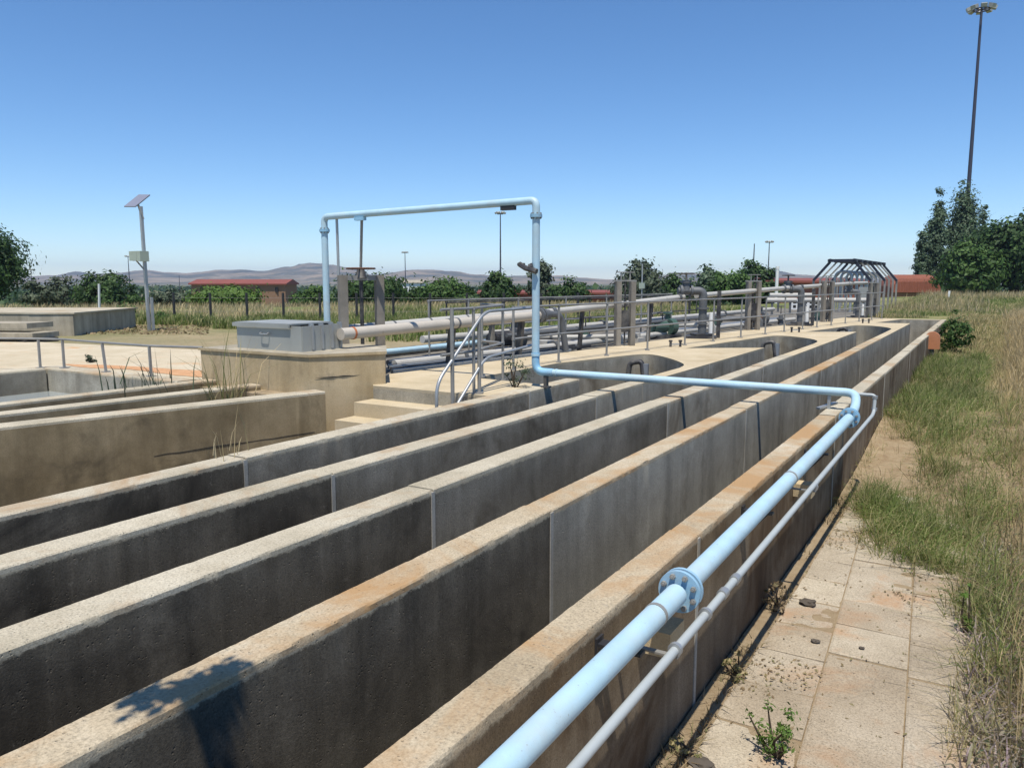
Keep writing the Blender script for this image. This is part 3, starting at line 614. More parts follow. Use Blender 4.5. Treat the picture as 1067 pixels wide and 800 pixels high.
pa = thing('penstock_frame', 'tall twin post penstock frame with a handwheel under the blue overhead pipe', 'penstock frame', (-8.4,9.0,.9))
la, ra = Vector((*ahead(357,11.25), .9)), Vector((*ahead(395,11.6), .9)); ca = (la+ra)/2
for p in (la, ra):
    mb = MB(); mb.bar(p, p+Vector((0,0,1.47)), .11, .12, up=(0.5,.85,0)); mb.build('post', M['post_c'], pa)
mb = MB(); mb.bar(la+Vector((0,0,1.43)), ra+Vector((0,0,1.43)), .07, .07); mb.build('crossbar', M['galv_dull'], pa)
mb = MB(); mb.tube([ca+Vector((0,0,.1)), ca+Vector((0,0,1.5))], .028, 10).tube([ca+Vector((0,0,1.43)), ca+Vector((0,0,1.56))],[.09,.05],10); mb.build('spindle', M['steel_dark'], pa, smooth=40)
mb = MB(); mb.tube([ca+Vector((.2*math.cos(a), .2*math.sin(a), 1.565)) for a in [2*math.pi*k/24 for k in range(25)]], .013, 8)
for k in range(2): a = math.pi*k/2+.4; mb.bar(ca+Vector((-.2*math.cos(a),-.2*math.sin(a),1.565)), ca+Vector((.2*math.cos(a),.2*math.sin(a),1.565)), .025,.015)
mb.build('handwheel', M['rust'], pa, smooth=40)
mb = MB(); mb.tube([ca+Vector((0,0,1.56)), Vector((-7.66, Y1+.05, 3.19))], .02, 8); mb.build('support_rod', M['galv_dull'], pa, smooth=40)
x, y = ahead(346, 11.0); x, y = -8.14, Y1+.05; mb = MB(); mb.tube([(x+.02,y,.9),(x,y,3.17)], .02, 10); tag(mb.build('support_pole', M['galv'], smooth=40), 'thin grey pole propping the overhead blue pipe next to its left riser', 'pole')

# pit guides and deck stubs
def make_guide(label):
    rt = thing('gate_guide', label, 'gate guide', (0,0,0), 'dark steel gate guides inside the turning pits')
    mb = MB(); mb.tube(fillet([(-.25,.0,-.45),(-.2,0,.0),(.02,0,.04),(.10,0,-.55)], .08, 5), .045, 10); mb.build('guide_tube', M['steel_dark'], rt, smooth=40)
    mb = MB(); mb.box((.06,-.03,-.6),(.14,.03,.0)); mb.build('guide_rail', M['galv'], rt); return rt
gd = make_guide('dark bent gate guide in the nearest rounded pit'); gd.location = (-5.02,12.55,HT-.08)
dup(gd, (-3.95,17.5,HT-.02), 'dark bent gate guide in the second rounded pit'); dup(gd, (-3.35,23.6,HT-.02), 'dark bent gate guide in the third rounded pit')
def make_stub(label):
    rt = thing('lifting_stub', label, 'bracket', (0,0,0), 'small twin black stubs on the deck')
    for x in (-.1, .1):
        mb = MB(); mb.tube([(x,0,0),(x,0,.14)], .026, 8).disc((x,0,.12),(0,0,1),.04,.03,8); mb.build('stub', M['steel_dark'], rt, smooth=40)
    mb = MB(); mb.bar((-.1,0,.06),(.1,0,.06),.025,.02); mb.build('link_bar', M['galv'], rt); return rt
s1 = make_stub('twin black stubs between the first and second rounded pits'); s1.location = (-5.38,15.35,HT) ; s1.rotation_euler.z=.6
s1.location = (-5.36, 15.25, HT)
dup(s1, (-4.26,21.35,HT), 'twin black stubs between the second and third rounded pits', .6); dup(s1, (-3.3,27.3,HT), 'twin black stubs between the third and last pits', .6)

# low pipework behind the deck
def low_pipe(label, pts, r, mat, flanges=()):
    rt = thing('ground_pipe', label, 'pipe', pts[0])
    mb = MB(); mb.tube(fillet(pts, .2, 5), r, 14); mb.build('pipe_run', M[mat], rt, smooth=40)
    P = [Vector(p) for p in pts]
    for i, q in flanges:
        p = P[i].lerp(P[i+1], q); mb = MB(); mb.disc(p, P[i+1]-P[i], r*1.6, .06, 14); mb.build('flange', M['grey_steel'], rt, smooth=40)
low_pipe('low blue pipe on the ground behind the concrete block', [(-9.2,9.4,1.08),(-8.72,10.4,1.09),(-8.5,12.6,1.10),(-8.5,13.2,1.10)], .05, 'blue')
low_pipe('white ground pipe nearest the rear of the deck', [(-7.75,9.3,1.02),(-7.1,14.6,1.02),(-6.6,20.0,1.02),(-5.6,27.8,1.02)], .065, 'white_pipe', [(0,.3),(0,.8),(1,.4),(2,.5)])
low_pipe('grey ground pipe second from the deck', [(-8.05,9.6,1.0),(-7.5,14.6,1.0),(-7.1,20,1.0),(-6.2,28.5,1.0)], .05, 'galv', [(0,.5),(1,.7)])
low_pipe('upper pale pipe raised on stands along the kerb', [(-8.9,11.5,1.22),(-8.2,16.5,1.24),(-7.6,22,1.26),(-6.8,30,1.28)], .07, 'white_pipe', [(0,.5),(1,.2),(1,.8),(2,.4)])
low_pipe('dark ground pipe in the middle of the service strip', [(-8.3,9.8,.97),(-7.9,14.6,.97),(-7.35,20,.97),(-6.5,29,.97)], .045, 'steel_dark')
for k in range(6):
    o_ = .09 + .13*k; y0 = 8.75 + .12*k; l = (4.6, 5.4, 4.2, 5.0, 3.6, 4.4)[k]
    a, b_ = Vector((-7.26-o_+.118*(y0-8.6), y0, .985+.012*(k%3))), Vector((-7.26-o_+.12*(y0+l-8.6), y0+l, .985+.02*(k%2)))
    tag(MB().bar(a, b_, .055, .05).build('loose_bar', M['galv'] if k % 2 == 0 else M['steel_dark']),
        ('pale loose steel bar touching the rear edge of the deck','dark loose bar second from the rear edge of the deck','pale loose bar third from the rear edge of the deck','dark loose bar fourth from the rear edge of the deck','short pale loose bar fifth from the rear edge of the deck','dark loose bar farthest from the rear edge of the deck')[k], 'bar', 'loose bars on the service strip')
for (x, y, k) in ((-7.55,13.7,0),(-7.0,16.9,1)):
    tag(MB().box((x-.1,y-.2,.915),(x+.25,y+.25,1.0)).disc((x+.05,y,1.06),(0,0,1),.16,.12).build('valve_cover', M['white_pipe'], smooth=40), ('pale round valve cover in front of the first penstock frame','pale round valve cover beside the nearest gate valve')[k], 'cover')
rail_line('handrail', 'dark thin handrail deep behind the deck, beside the kerb', [(-9.2+.1*(y-12),y,.92) for y in (12.6,14.4,16.2,18.0,20,22,24.5)], h=.95, r=.016, mat='steel_dark', pr=.016)
low_pipe('dark pipe lying against the kerb', [(-9.3,10.5,1.0),(-9.2,20,1.0),(-8.8,32,1.02)], .07, 'steel_dark', [(0,.6),(1,.3)])
low_pipe('thin dark pipe at knee height behind the first penstock frame', [(-7.5,12.2,1.30),(-6.9,16.8,1.32),(-6.3,22,1.34)], .035, 'grey_steel', [(0,.5),(1,.5)])
low_pipe('pale branch pipe crossing the service strip near the first penstock frame', [(-8.4,14.2,1.12),(-7.3,14.9,1.12),(-6.7,15.6,1.12),(-6.7,15.6,.95)], .05, 'white_pipe', [(0,.5)])
low_pipe('pale branch pipe crossing the service strip past the nearest gate valve', [(-7.9,19.2,1.15),(-6.9,19.9,1.15),(-6.2,20.6,1.15),(-6.2,20.6,.95)], .06, 'white_pipe', [(0,.5)])
low_pipe('dark branch pipe left of the middle gate valve', [(-7.2,22.6,1.2),(-6.2,23.3,1.2),(-5.7,23.6,1.2),(-5.7,23.6,.95)], .07, 'grey_steel', [(0,.5)])
for k, (x, y, lab) in enumerate(((-7.55,15.6,'small wheel valve on the yard behind the first penstock frame'),(-7.0,18.9,'small wheel valve behind the nearest gate valve'),(-6.6,22.2,'small wheel valve behind the stout penstock frame'),(-5.7,26.2,'small wheel valve between the middle gate valve and the next frame'),(-5.1,29.2,'small wheel valve near the farthest gate valve'))):
    rt = thing('wheel_valve', lab, 'valve', (x,y,.915), 'small wheel valves on the service strip')
    MB().tube([(x,y,.91),(x,y,1.25)], [.09,.06], 10).disc((x,y,1.1),(0,0,1),.13,.05).build('valve_body', M['grey_steel' if k % 2 else 'green_paint'], rt, smooth=40)
    MB().tube([(x,y,1.25),(x,y,1.52)], .016, 8).build('spindle', M['steel_dark'], rt)
    mb = MB(); mb.tube([(x+.13*math.cos(a),y+.13*math.sin(a),1.5) for a in [2*math.pi*q/16 for q in range(17)]], .014, 6); mb.bar((x-.13,y,1.5),(x+.13,y,1.5),.015).bar((x,y-.13,1.5),(x,y+.13,1.5),.015); mb.build('handwheel', M['steel_dark'], rt)
def make_pump(label, mat):
    rt = thing('pump_set', label, 'pump', (0,0,0))
    mb = MB(); mb.box((-.45,-.2,0),(.45,.2,.08)); mb.build('base_frame', M['steel_dark'], rt)
    mb = MB(); mb.tube([(-.42,0,.28),(.05,0,.28)], .15, 16).disc((-.42,0,.28),(1,0,0),.12,.1)
    for a in range(10): mb.box((-.38,-.012+.14*math.cos(a*.63),.28+.14*math.sin(a*.63)-.012),(0,.012+.14*math.cos(a*.63),.28+.14*math.sin(a*.63)+.012))
    mb.build('motor', mat, rt, smooth=40)
    mb = MB(); mb.disc((.25,0,.27),(1,0,0),.2,.18).tube([(.25,.08,.3),(.25,.08,.62)],.07,12).disc((.25,.08,.6),(0,0,1),.12,.04); mb.build('volute', M['grey_steel'] if mat is not M['green_paint'] else mat, rt, smooth=40)
    return rt
pp = make_pump('green painted pump and valve left of the nearest gate valve', M['green_paint']); pp.location = (-6.75,18.3,.915); pp.rotation_euler.z = 1.2
pp = make_pump('red brown pump behind the stout penstock frame', M['rust']); pp.location = (-5.95,24.2,.915); pp.rotation_euler.z = 1.2
pp = make_pump('grey pump at the far end of the service strip', M['grey_steel']); pp.location = (-5.2,30.5,.915); pp.rotation_euler.z = 1.2
pp = make_pump('dark grey pump half hidden by the short handrail and the big pipe', M['steel_dark']); pp.location = (-7.9,12.9,.915); pp.rotation_euler.z = 1.3
mb = MB(); x, y = ahead(842, 39)
vb = thing('vent_block', 'white block with square openings behind the handrail', 'block', (x,y,.9))
mb.box((x-.75,y-.2,.9),(x+.75,y+.2,1.45)); mb.build('block', M['white'], vb)
mb = MB()
for i in range(5):
    for j in range(2): mb.box((x-.62+i*.26,y-.205,1.0+j*.22),(x-.48+i*.26,y-.19,1.14+j*.22))
mb.build('openings', M['dark'], vb)
for k, (px, dd, h, wd) in enumerate(((815,33,.62,.55),(826,36,.78,.9),(870,34,.6,1.3))):
    x, y = ahead(px, dd); rt = thing('pale_manifold', ('lower white manifold pipe left of the middle gate valve','upper white manifold pipe behind the middle gate valve','white manifold pipe below the portal frames')[k], 'pipe', (x,y,.9))
    mb = MB(); mb.tube([(x-wd,y-wd*.5,.9+h),(x+wd,y+wd*.5,.9+h)], .1, 12); mb.build('manifold_pipe', M['white_pipe'], rt, smooth=40)
    for s_ in (-.6,.6): mb = MB(); mb.bar((x+s_*wd,y+s_*wd*.5,.88),(x+s_*wd,y+s_*wd*.5,.9+h-.08),.08); mb.build('stand', M['grey_steel'], rt)
cb = thing('control_cabinet', 'pale grey control cabinet under the portal frames', 'cabinet', (*ahead(901,36),.9)); x, y = ahead(901,36)
MB().box((x-.22,y-.15,1.45),(x+.22,y+.15,2.05)).build('cabinet', M['tank_metal'], cb); MB().bar((x,y,.88),(x,y,1.45),.08).build('leg', M['galv_dull'], cb)
sp = thing('meter_post', 'thin galvanised post with a small box, right of the first penstock frame', 'post', (*ahead(669,21),.92)); x, y = ahead(669,21)
MB().tube([(x,y,.92),(x,y,2.75)], .018, 8).build('post', M['galv'], sp, smooth=40); MB().box((x-.07,y-.04,2.1),(x+.07,y+.04,2.25)).build('meter_box', M['cab'], sp)

# portal frames
gt = thing('portal_frames', 'row of dark steel portal frames with sloped shoulders at the far end of the deck', 'steel frame', (-5.5,38,.9))
cx0, cy0 = ahead(877, 35.5); cx0 += .0
for k in range(7):
    y = cy0 + k*1.35; x = cx0 + k*.05; hw = 1.2; z0, z1, z2 = .88, 2.42, 3.2
    for s_ in (-1, 1): MB().bar((x+s_*hw,y,z0),(x+s_*hw,y,z1),.08,.08).bar((x+s_*hw,y,z1-.03),(x+s_*.5,y,z2),.05,.07).build('portal_leg', M['galv_dull'], gt)
    MB().box((x-.60,y-.24,z2-.03),(x+.60,y+.24,z2+.09)).build('top_beam', M['navy'], gt)
    if k in (0, 3, 6):
        for s_ in (-1, 1): MB().bar((x+s_*hw,y-.07,z1-.08),(x+s_*.52,y-.07,z2-.03),.06,.11).build('shoulder_brace', M['navy'], gt)
    mb = MB(); mb.tube(fillet([(x-.35,y+.4,.9),(x-.35,y+.4,2.75),(x+.35,y+.4,2.75),(x+.35,y+.4,.9)], .34, 8), .06, 10); mb.build('gooseneck_pipe', M['galv'], gt, smooth=40)
mb = MB()
for s_ in (-.5, .5): mb.bar((cx0+s_,cy0-.3,3.28),(cx0+s_+.3,cy0+8.4,3.28),.06,.05)
mb.build('long_beam', M['navy'], gt)

# ------------------------------------------------------------------ solar pole, slabs, left tank, fence
so_ = thing('solar_pole', 'slim steel pole with a tilted solar panel and a pale green cabinet', 'solar pole', (-20.2,13.6,.9))
mb = MB(); mb.bar((-20.2,13.6,.88),(-20.26,13.6,4.35),.075,.075).bar((-20.1,13.66,.88),(-20.11,13.66,1.85),.06,.06); mb.build('pole', M['galv'], so_)
mb = MB(); c_ = Vector((-20.33,13.55,4.5)); u = (RT + FW*.1).normalized(); v = (RT*.30 + FW*.30 + Vector((0,0,.36))).normalized(); n_ = u.cross(v).normalized()
pv = [c_ + u*a*.15 + v*b_*.27 + n_*q for q in (-.018,.018) for a, b_ in ((-1,-1),(1,-1),(1,1),(-1,1))]
mb.add(pv, [[0,1,2,3],[7,6,5,4],[0,4,5,1],[1,5,6,2],[2,6,7,3],[3,7,4,0]]); mb.build('solar_panel', M['panel'], so_)
mb = MB(); mb.bar((-20.28,13.6,4.2),(-20.33,13.55,4.47),.05).bar((-20.15,13.6,4.0),(-20.2,13.5,4.35),.03); mb.build('panel_bracket', M['galv_dull'], so_)
mb = MB(); mb.box((-20.55,13.35,2.86),(-20.22,13.62,3.12)); mb.box((-20.21,13.35,2.84),(-20.05,13.62,3.12)); mb.build('cabinet', M['cab'], so_)
mb = MB(); mb.tube([(-20.45,13.5,2.86),(-20.22,13.58,2.6)], .02, 6); mb.build('conduit', M['galv_dull'], so_)
tn = thing('open_tank', 'pale rectangular concrete tank with a light rim, behind the stacked slabs', 'tank', (-24,12,.85))
tp = [(-20.0,11.35),(-22.35,14.6),(-29.5,11.5),(-24.5,8.6),(-22.3,10.0),(-20.95,10.85)]
tp = [(-20.0,11.35),(-22.35,14.6),(-30.5,9.4),(-28.2,6.2),(-22.6,10.1),(-20.9,10.72)]
mb = MB(); mb.prism(tp, .7, 1.46); mb.build('tank_wall', M['tank_c'], tn)
mb = MB(); cc = (-24,11); mb.prism([(x+(x-cc[0])*.012, y+(y-cc[1])*.02) for x, y in tp], 1.462, 1.50); mb.build('rim', M['top'], tn)
for k in range(4):
    x, y = (-18.6,9.9) ; dx, dy = -.88, -.42
    lay = k // 2; s_ = k % 2
    a = Vector((x - (.5 if lay else 0) + dx*(s_*2.1), y + dy*(s_*2.1) + .15*lay, 0)); b_ = a + Vector((dx,dy,0))*2.0; z = 1.06 + lay*.21
    tag(MB().bar((a.x,a.y,z),(b_.x,b_.y,z),.9,.12).build('concrete_slab', M['tank_c']), ('bottom right slab of the stack in front of the pale tank','bottom left slab of the stack in front of the pale tank','upper right slab of the stack in front of the pale tank','upper left slab of the stack in front of the pale tank')[k], 'slab', 'stacked concrete slabs')
for k, q in enumerate(((-18.75,9.85),(-20.2,9.15))):
    tag(MB().box((q[0]-.2,q[1]-.45,.9),(q[0]+.2,q[1]+.3,1.0)).build('spacer_block', M['dark']), ('dark bearer under the right end of the stacked slabs','dark bearer under the middle of the stacked slabs')[k], 'block')
fe = thing('wire_fence', 'wire fence on thin black posts across the dry grass', 'fence', (-21,18,.9))
fx = lambda k: (-27.5+1.06*k*1.0, 14.15+.615*k*1.0)
for k in range(4, 19):
    x, y = fx(k); mb = MB(); mb.bar((x,y,.8),(x,y,1.92),.06,.06); mb.build('post', M['fpost'], fe)
mb = MB()
for z in (1.3,1.75): mb.tube([(*fx(4),z),(*fx(20),z)], .0025, 4)
mb.build('wire', M['wire'], fe)
x, y = ahead(101, 30); mb = MB(); mb.bar((x,y,.8),(x+.12,y,2.2),.07,.05); tag(mb.build('white_stake', M['white']), 'leaning white stake behind the pale tank', 'stake')
x, y = ahead(989, 48); mb = MB(); mb.bar((x,y,.5),(x+.05,y,1.75),.11,.09); tag(mb.build('white_stake', M['white']), 'white stake in the grass before the dark tree', 'stake')
# orange marker
om = thing('marker_post', 'orange round topped marker on a dark stub beside the far outer wall', 'marker', (-1.12,25.2,.25))
mb = MB(); q = [(-.17,0),(.17,0),(.17,.26)] + [(.17*math.cos(a),.26+.17*math.sin(a)) for a in [math.pi*k/10 for k in range(1,10)]] + [(-.17,.26)]
n_ = len(q); o_ = [( -1.12+x, yy, .62+z) for yy in (22.0,22.14) for x, z in q]
mb.add(o_, [list(range(n_))[::-1], list(range(n_,2*n_))] + [[i,(i+1)%n_,n_+(i+1)%n_,n_+i] for i in range(n_)]); mb.build('plate', M['orange'], om)
mb = MB(); mb.box((-1.17,22.03,.15),(-1.07,22.11,.64)); mb.build('stub', M['steel_dark'], om)

# ------------------------------------------------------------------ buildings
def tzb(x, y): return tz(x, y)
def slabhouse(label, px0, px1, d, ytop, ybase, roofh, wallm, roofm, name='long_building', depth=8, windows=0):
    x0, y0 = ahead(px0, d); x1, y1 = ahead(px1, d); a, b_ = Vector((x0,y0,0)), Vector((x1,y1,0)); u = (b_-a).normalized(); v = Vector((-u.y,u.x,0))
    zt = CAMZ + (294-ytop)*d/815; zb = min(CAMZ - (ybase-294)*d/815, tz(x0,y0)) - .5; zr = zt - roofh*d/815
    rt = thing(name, label, 'building', ((x0+x1)/2,(y0+y1)/2,zb))
    p = [a, b_, b_+v*depth, a+v*depth]; mb = MB(); mb.prism([(q.x,q.y) for q in p], zb, zr); mb.build('wall', wallm, rt)
    p = [a-u*.4-v*.5, b_+u*.4-v*.5, b_+u*.4+v*(depth+.5), a-u*.4+v*(depth+.5)]
    m1, m2 = a-u*.4+v*depth/2, b_+u*.4+v*depth/2
    mb = MB(); V = [(q.x,q.y,zr-.02) for q in p] + [(q.x,q.y,zr+.22) for q in p] + [(m1.x,m1.y,zt+.1),(m2.x,m2.y,zt+.1)]
    mb.add(V, [[3,2,1,0],[0,1,5,4],[2,3,7,6],[4,5,9,8],[6,7,8,9],[1,2,6,9,5],[3,0,4,8,7]]); mb.build('roof', roofm, rt)
    for k in range(windows):
        q = a + (b_-a)*((k+.5)/windows) - v*.03; mb = MB(); mb.box((q.x-.5,q.y-.05,zr-1.5),(q.x+.5,q.y+.12,zr-.5)); mb.build('window', M['dark'], rt)
    return rt
slabhouse('long brown building with a red roof band, behind the green hedge', 199, 297, 150, 291.5, 318, 5, M['brown_wall'], M['red_roof'], windows=5)
slabhouse('low red brick building behind the trees in the middle distance', 500, 705, 110, 303, 316, 3, M['red_brick'], M['red_roof'], windows=7)
slabhouse('red shed behind the valves and the portal frames', 800, 903, 85, 290.5, 311, 4, M['rust_roof'], M['red_roof'])
slabhouse('tiny pale building far beyond the trees', 418, 440, 320, 292, 306, 3, M['white'], M['tank_c'], depth=12)
# barrel roofed tank
x0, y0 = ahead(929.5, 88); x1, y1 = ahead(981, 88); a, b_ = Vector((x0,y0,0)), Vector((x1,y1,0)); u = (b_-a).normalized(); v = Vector((-u.y,u.x,0))
sh = thing('barrel_shed', 'rust red corrugated shed with rounded ends beside the dark tree', 'shed', ((x0+x1)/2,(y0+y1)/2,.5))
L = (b_-a).length; mb = MB(); n = 60; V = []; prof = []
zb, zt = 1.12, 3.08
for i in range(n+1):
    s_ = i/n*L; e = min(s_, L-s_); rr = 1 - max(0, (.8-e)/.8)**2*.62; rib = .025*math.sin(i*math.pi)*0 + (.07 if i % 2 else 0)
    for k in range(13):
        ph = math.pi*k/12; yy = 1.8 - 1.8*math.cos(ph); zz = zb + (zt-zb)*(math.sin(ph)**.38 if math.sin(ph) > 0 else 0)*rr
        q = a + u*s_ + v*(yy + (-rib if k < 6 else 0)); V.append((q.x, q.y, zz + rib*.5))
mb.add(V, [[i*13+k,(i+1)*13+k,(i+1)*13+k+1,i*13+k+1] for i in range(n) for k in range(12)] + [list(range(13)), [n*13+k for k in range(13)]]); mb.build('barrel_roof', M['rust_roof'], sh)
q = [a+v*.15, b_+v*.15, b_+v*3.4, a+v*3.4]; mb = MB(); mb.prism([(p.x,p.y) for p in q], -.3, 1.13); mb.build('base_wall', M['brown_wall'], sh)

# ------------------------------------------------------------------ masts
def mast(label, px, d, ytop, r0, lamps=True, zb=None):
    x, y = ahead(px, d); z0 = (zb if zb is not None else tz(x, y)) - .3; z1 = zat(ytop, d)
    rt = thing('floodlight_mast', label, 'mast', (x,y,z0), 'tall floodlight masts')
    mb = MB(); mb.tube([(x,y,z0),(x,y,z1)], [r0, r0*.45], 10); mb.build('mast', M['mast'], rt, smooth=40)
    if lamps:
        mb = MB(); s_ = r0*4.2
        mb.tube([(x+s_*.7*math.cos(k*.5236),y+s_*.7*math.sin(k*.5236),z1-.15) for k in range(13)], r0*.25, 6)
        for k in range(4): an = k*.785; mb.bar((x-s_*.7*math.cos(an),y-s_*.7*math.sin(an),z1-.15),(x+s_*.7*math.cos(an),y+s_*.7*math.sin(an),z1-.15),r0*.3)
        mb.build('head_frame', M['mast'], rt)
        for k in range(8):
            an = k*math.pi/4+.2; q = Vector((x+s_*math.cos(an), y+s_*math.sin(an), z1+.05)); mb = MB()
            mb.bar(q-Vector((math.cos(an),math.sin(an),0))*r0*.9+Vector((0,0,.1)), q+Vector((math.cos(an),math.sin(an),0))*r0*.9-Vector((0,0,.15)), r0*2.0, r0*1.3); mb.build('floodlight', M['tank_metal'], rt)
mast('very tall dark floodlight mast rising behind the poplars at right', 1002, 105, 9, .33)
mast('thin floodlight mast above the dark round tree in the middle', 521.5, 160, 222, .22)
mast('faint small mast left of centre above the bushes', 422.5, 260, 263, .22)
mast('thin mast without a ring above the bright trees, left of a pair', 784.5, 130, 254, .16, False)
mast('slim floodlight mast, right of the pair above the bright trees', 800, 170, 252, .18)
mast('short faint mast left of the solar pole', 135, 220, 267, .18)
mast('tiny mast near the left edge above the bushes', 33, 240, 281, .16)
mast('tiny mast between the solar pole and the brown building', 187, 240, 287, .15, False)
x, y = ahead(809.5, 60); mb = MB(); mb.tube([(x,y,.6),(x,y,3.25)], .12, 10).tube([(x,y,3.25),(x,y,3.45)], .14, 10); tag(mb.build('white_post', M['white'], smooth=40), 'short white post with a dark cap left of the middle gate valve', 'post')

# ------------------------------------------------------------------ foliage
def quads(P, Nrm, sz, asp, rng, droop=0):
    n = len(P); u = np.cross(Nrm, rng.normal(size=(n,3))); u /= np.linalg.norm(u, axis=1)[:,None]+1e-9; v = np.cross(Nrm, u)
    s_ = sz[:,None]; a = u*s_; b_ = v*s_*asp
    return np.stack([P-a, P-b_*.9, P+a, P+b_*.9], 1).reshape(-1,3)
def np_mesh(name, V, nper, mat, parent=None, mats=None, mi=None):
    n = len(V)//nper; me = bpy.data.meshes.new(name)
    off = np.array(parent['base']) if parent is not None else V.min(0)*[.5,.5,1]+V.max(0)*[.5,.5,0]
    me.vertices.add(len(V)); me.vertices.foreach_set('co', (V-off).astype(np.float32).ravel())
    me.loops.add(len(V)); me.loops.foreach_set('vertex_index', np.arange(len(V), dtype=np.int32))
    me.polygons.add(n); me.polygons.foreach_set('loop_start', np.arange(0, len(V), nper, dtype=np.int32))
    me.update(calc_edges=True); me.validate()
    me.materials.append(mat); o = bpy.data.objects.new(name, me); C.objects.link(o)
    if parent is not None: o.parent = parent; o['base'] = tuple(off)
    else: o.location = off; o['base'] = tuple(float(q) for q in off)
    return o
def crown_pts(rng, c, rad, nclump, per, clump_r, shape='round'):
    out = []; nr = []
    c = np.array(c); rad = np.array(rad)
    cents = []
    while len(cents) < nclump:
        p = rng.uniform(-1,1,3); l = np.linalg.norm(p)
        if l > 1 or (l < .5 and rng.random() < .55): continue
        if shape == 'col':
            t_ = (p[2]+1)/2; wd = min(1, (1-t_)**.55*1.25)*(.55+.45*min(1,t_*5)); p[:2] *= wd
        elif shape == 'cone':
            t_ = (p[2]+1)/2; p[:2] *= (1.15-t_)
        elif shape == 'flat': p[2] = p[2]*.8 + .1
        elif shape == 'dome': p[2] = abs(p[2])*1.75-.85; p[:2] *= 1.1 - .25*max(0,p[2])
        cents.append(p*(1 + .13*rng.normal()))
    for p in cents:
        q = c + p*rad; k = max(3, int(per*rng.uniform(.5,1.5))); cr = clump_r*rng.uniform(.6,1.4)
        o = rng.normal(size=(k,3))*cr*[.55,.55,.42]; out.append(q+o)
        nn = o/(cr+1e-6) + p*.8 + rng.normal(size=(k,3))*.6 + [0,0,.5]; nr.append(nn/ (np.linalg.norm(nn,axis=1)[:,None]+1e-9))
    return np.concatenate(out), np.concatenate(nr), [c+p*rad for p in cents]
def tree(name, label, px0, px1, ytop, ybase, d, mat, shape='round', nclump=60, per=28, leaf=None, pk=2.1, seed=1, cat='tree', trunk=.0, group=None, cz=None, zfix=None):
    rng = np.random.default_rng(seed); cx = (px0+px1)/2; x, y = ahead(cx, d)
    zb = zfix if zfix is not None else tz(x, y); zt = zat(ytop, d); wr = (px1-px0)/2*d/815*.97
    z0 = zb + trunk*(zt-zb); rz = (zt-z0)/2*.93
    rt = thing(name, label, cat, (x,y,zb), group)
    leaf = (leaf or max(.06, 1.5*d/815))*1.25; cr = wr*.42 if shape == 'col' else max(wr, rz*.35)*.27; per = int(per*pk)
    P, Nn, cents = crown_pts(rng, (x,y,z0+rz), (wr,wr,rz), nclump, per, cr, shape)
    P[:,2] = np.maximum(P[:,2], zb+.05)
    V = quads(P, Nn, leaf*rng.uniform(.6,1.4,len(P)), .62, rng); np_mesh('crown', V, 4, M[mat], rt)
    mb = MB(); tr = max(.04, wr*.07)*(1.4 if shape != 'col' else 1); zc = z0 + rz*.9
    mb.tube([(x,y,zb-.3),(x+.02*wr,y,zb+(zc-zb)*.5),(x,y,zc)], [tr*1.3, tr, tr*.45], 8)
    for k in range(0, len(cents), max(1, len(cents)//9)):
        q = cents[k]; s_ = Vector((x,y, zb+(zc-zb)*(.35+.5*rng.random()))); mb.tube([s_, s_.lerp(Vector(q),.5)+Vector((0,0,.06*rz)), Vector(q)], [tr*.45, tr*.28, tr*.1], 6)
    mb.build('trunk', M['bark'], rt, smooth=50); return rt
G = 'trees and bushes across the middle distance'
tree('leafy_tree', 'big dark tree cut off by the left edge', -86, 17, 230, 318, 48, 'lf_dark', nclump=330, per=44, seed=2, trunk=.2)
tree('bush', 'thin grey green bush just right of the left edge tree', 22, 52, 288, 320, 60, 'lf_grey', nclump=36, per=16, seed=3, cat='bush')
tree('bush', 'grey green bush between the left edge tree and the domed tree', 44, 80, 287, 320, 62, 'lf_grey', nclump=34, per=14, seed=4, cat='bush')
tree('leafy_tree', 'domed green tree left of the solar pole', 82, 139, 276, 320, 60, 'lf_dark', 'dome', nclump=95, per=30, seed=5)
tree('bush', 'green bush at the foot of the domed tree, close to the solar pole', 128, 156, 306, 320, 58, 'lf_mid', nclump=26, per=20, seed=6, cat='bush')
tree('bush', 'low grey bush right of the solar pole', 158, 198, 301, 320, 62, 'lf_grey', nclump=44, per=20, seed=7, cat='bush')
tree('bush', 'wide bright green hedge bush in front of the brown building', 204, 266, 301, 322, 52, 'lf_lime', 'flat', nclump=130, per=30, seed=8, cat='bush')
tree('bush', 'small bush behind the left riser of the blue pipe', 306, 344, 297, 321, 60, 'lf_mid', nclump=44, per=22, seed=9, cat='bush')
tree('leafy_tree', 'dark rounded tree behind the tall penstock frame', 350, 426, 285, 322, 62, 'lf_dark', nclump=110, per=30, seed=10, trunk=.05)
tree('leafy_tree', 'bright green broad tree right of the dark rounded tree', 432, 494, 293, 319, 66, 'lf_mid', nclump=90, per=28, seed=11)
tree('bush', 'small dark bush between two broader trees left of centre', 415, 448, 298, 319, 68, 'lf_dark', nclump=40, per=22, seed=12, cat='bush')
tree('leafy_tree', 'compact dark conical tree under the thin floodlight mast', 499, 538, 280, 318, 72, 'lf_dark', 'dome', nclump=85, per=30, seed=13)
tree('leafy_tree', 'airy grey green tree right of the blue riser', 543, 584, 268, 318, 74, 'lf_grey', 'cone', nclump=80, per=26, seed=14)
tree('leafy_tree', 'low dark green tree right of the airy grey one', 574, 614, 293, 318, 72, 'lf_dark', nclump=60, per=26, seed=15)
tree('gum_tree', 'tall grey green gum tree behind the nearest penstock frame', 640, 692, 267, 316, 80, 'lf_grey', 'dome', nclump=110, per=26, seed=16)
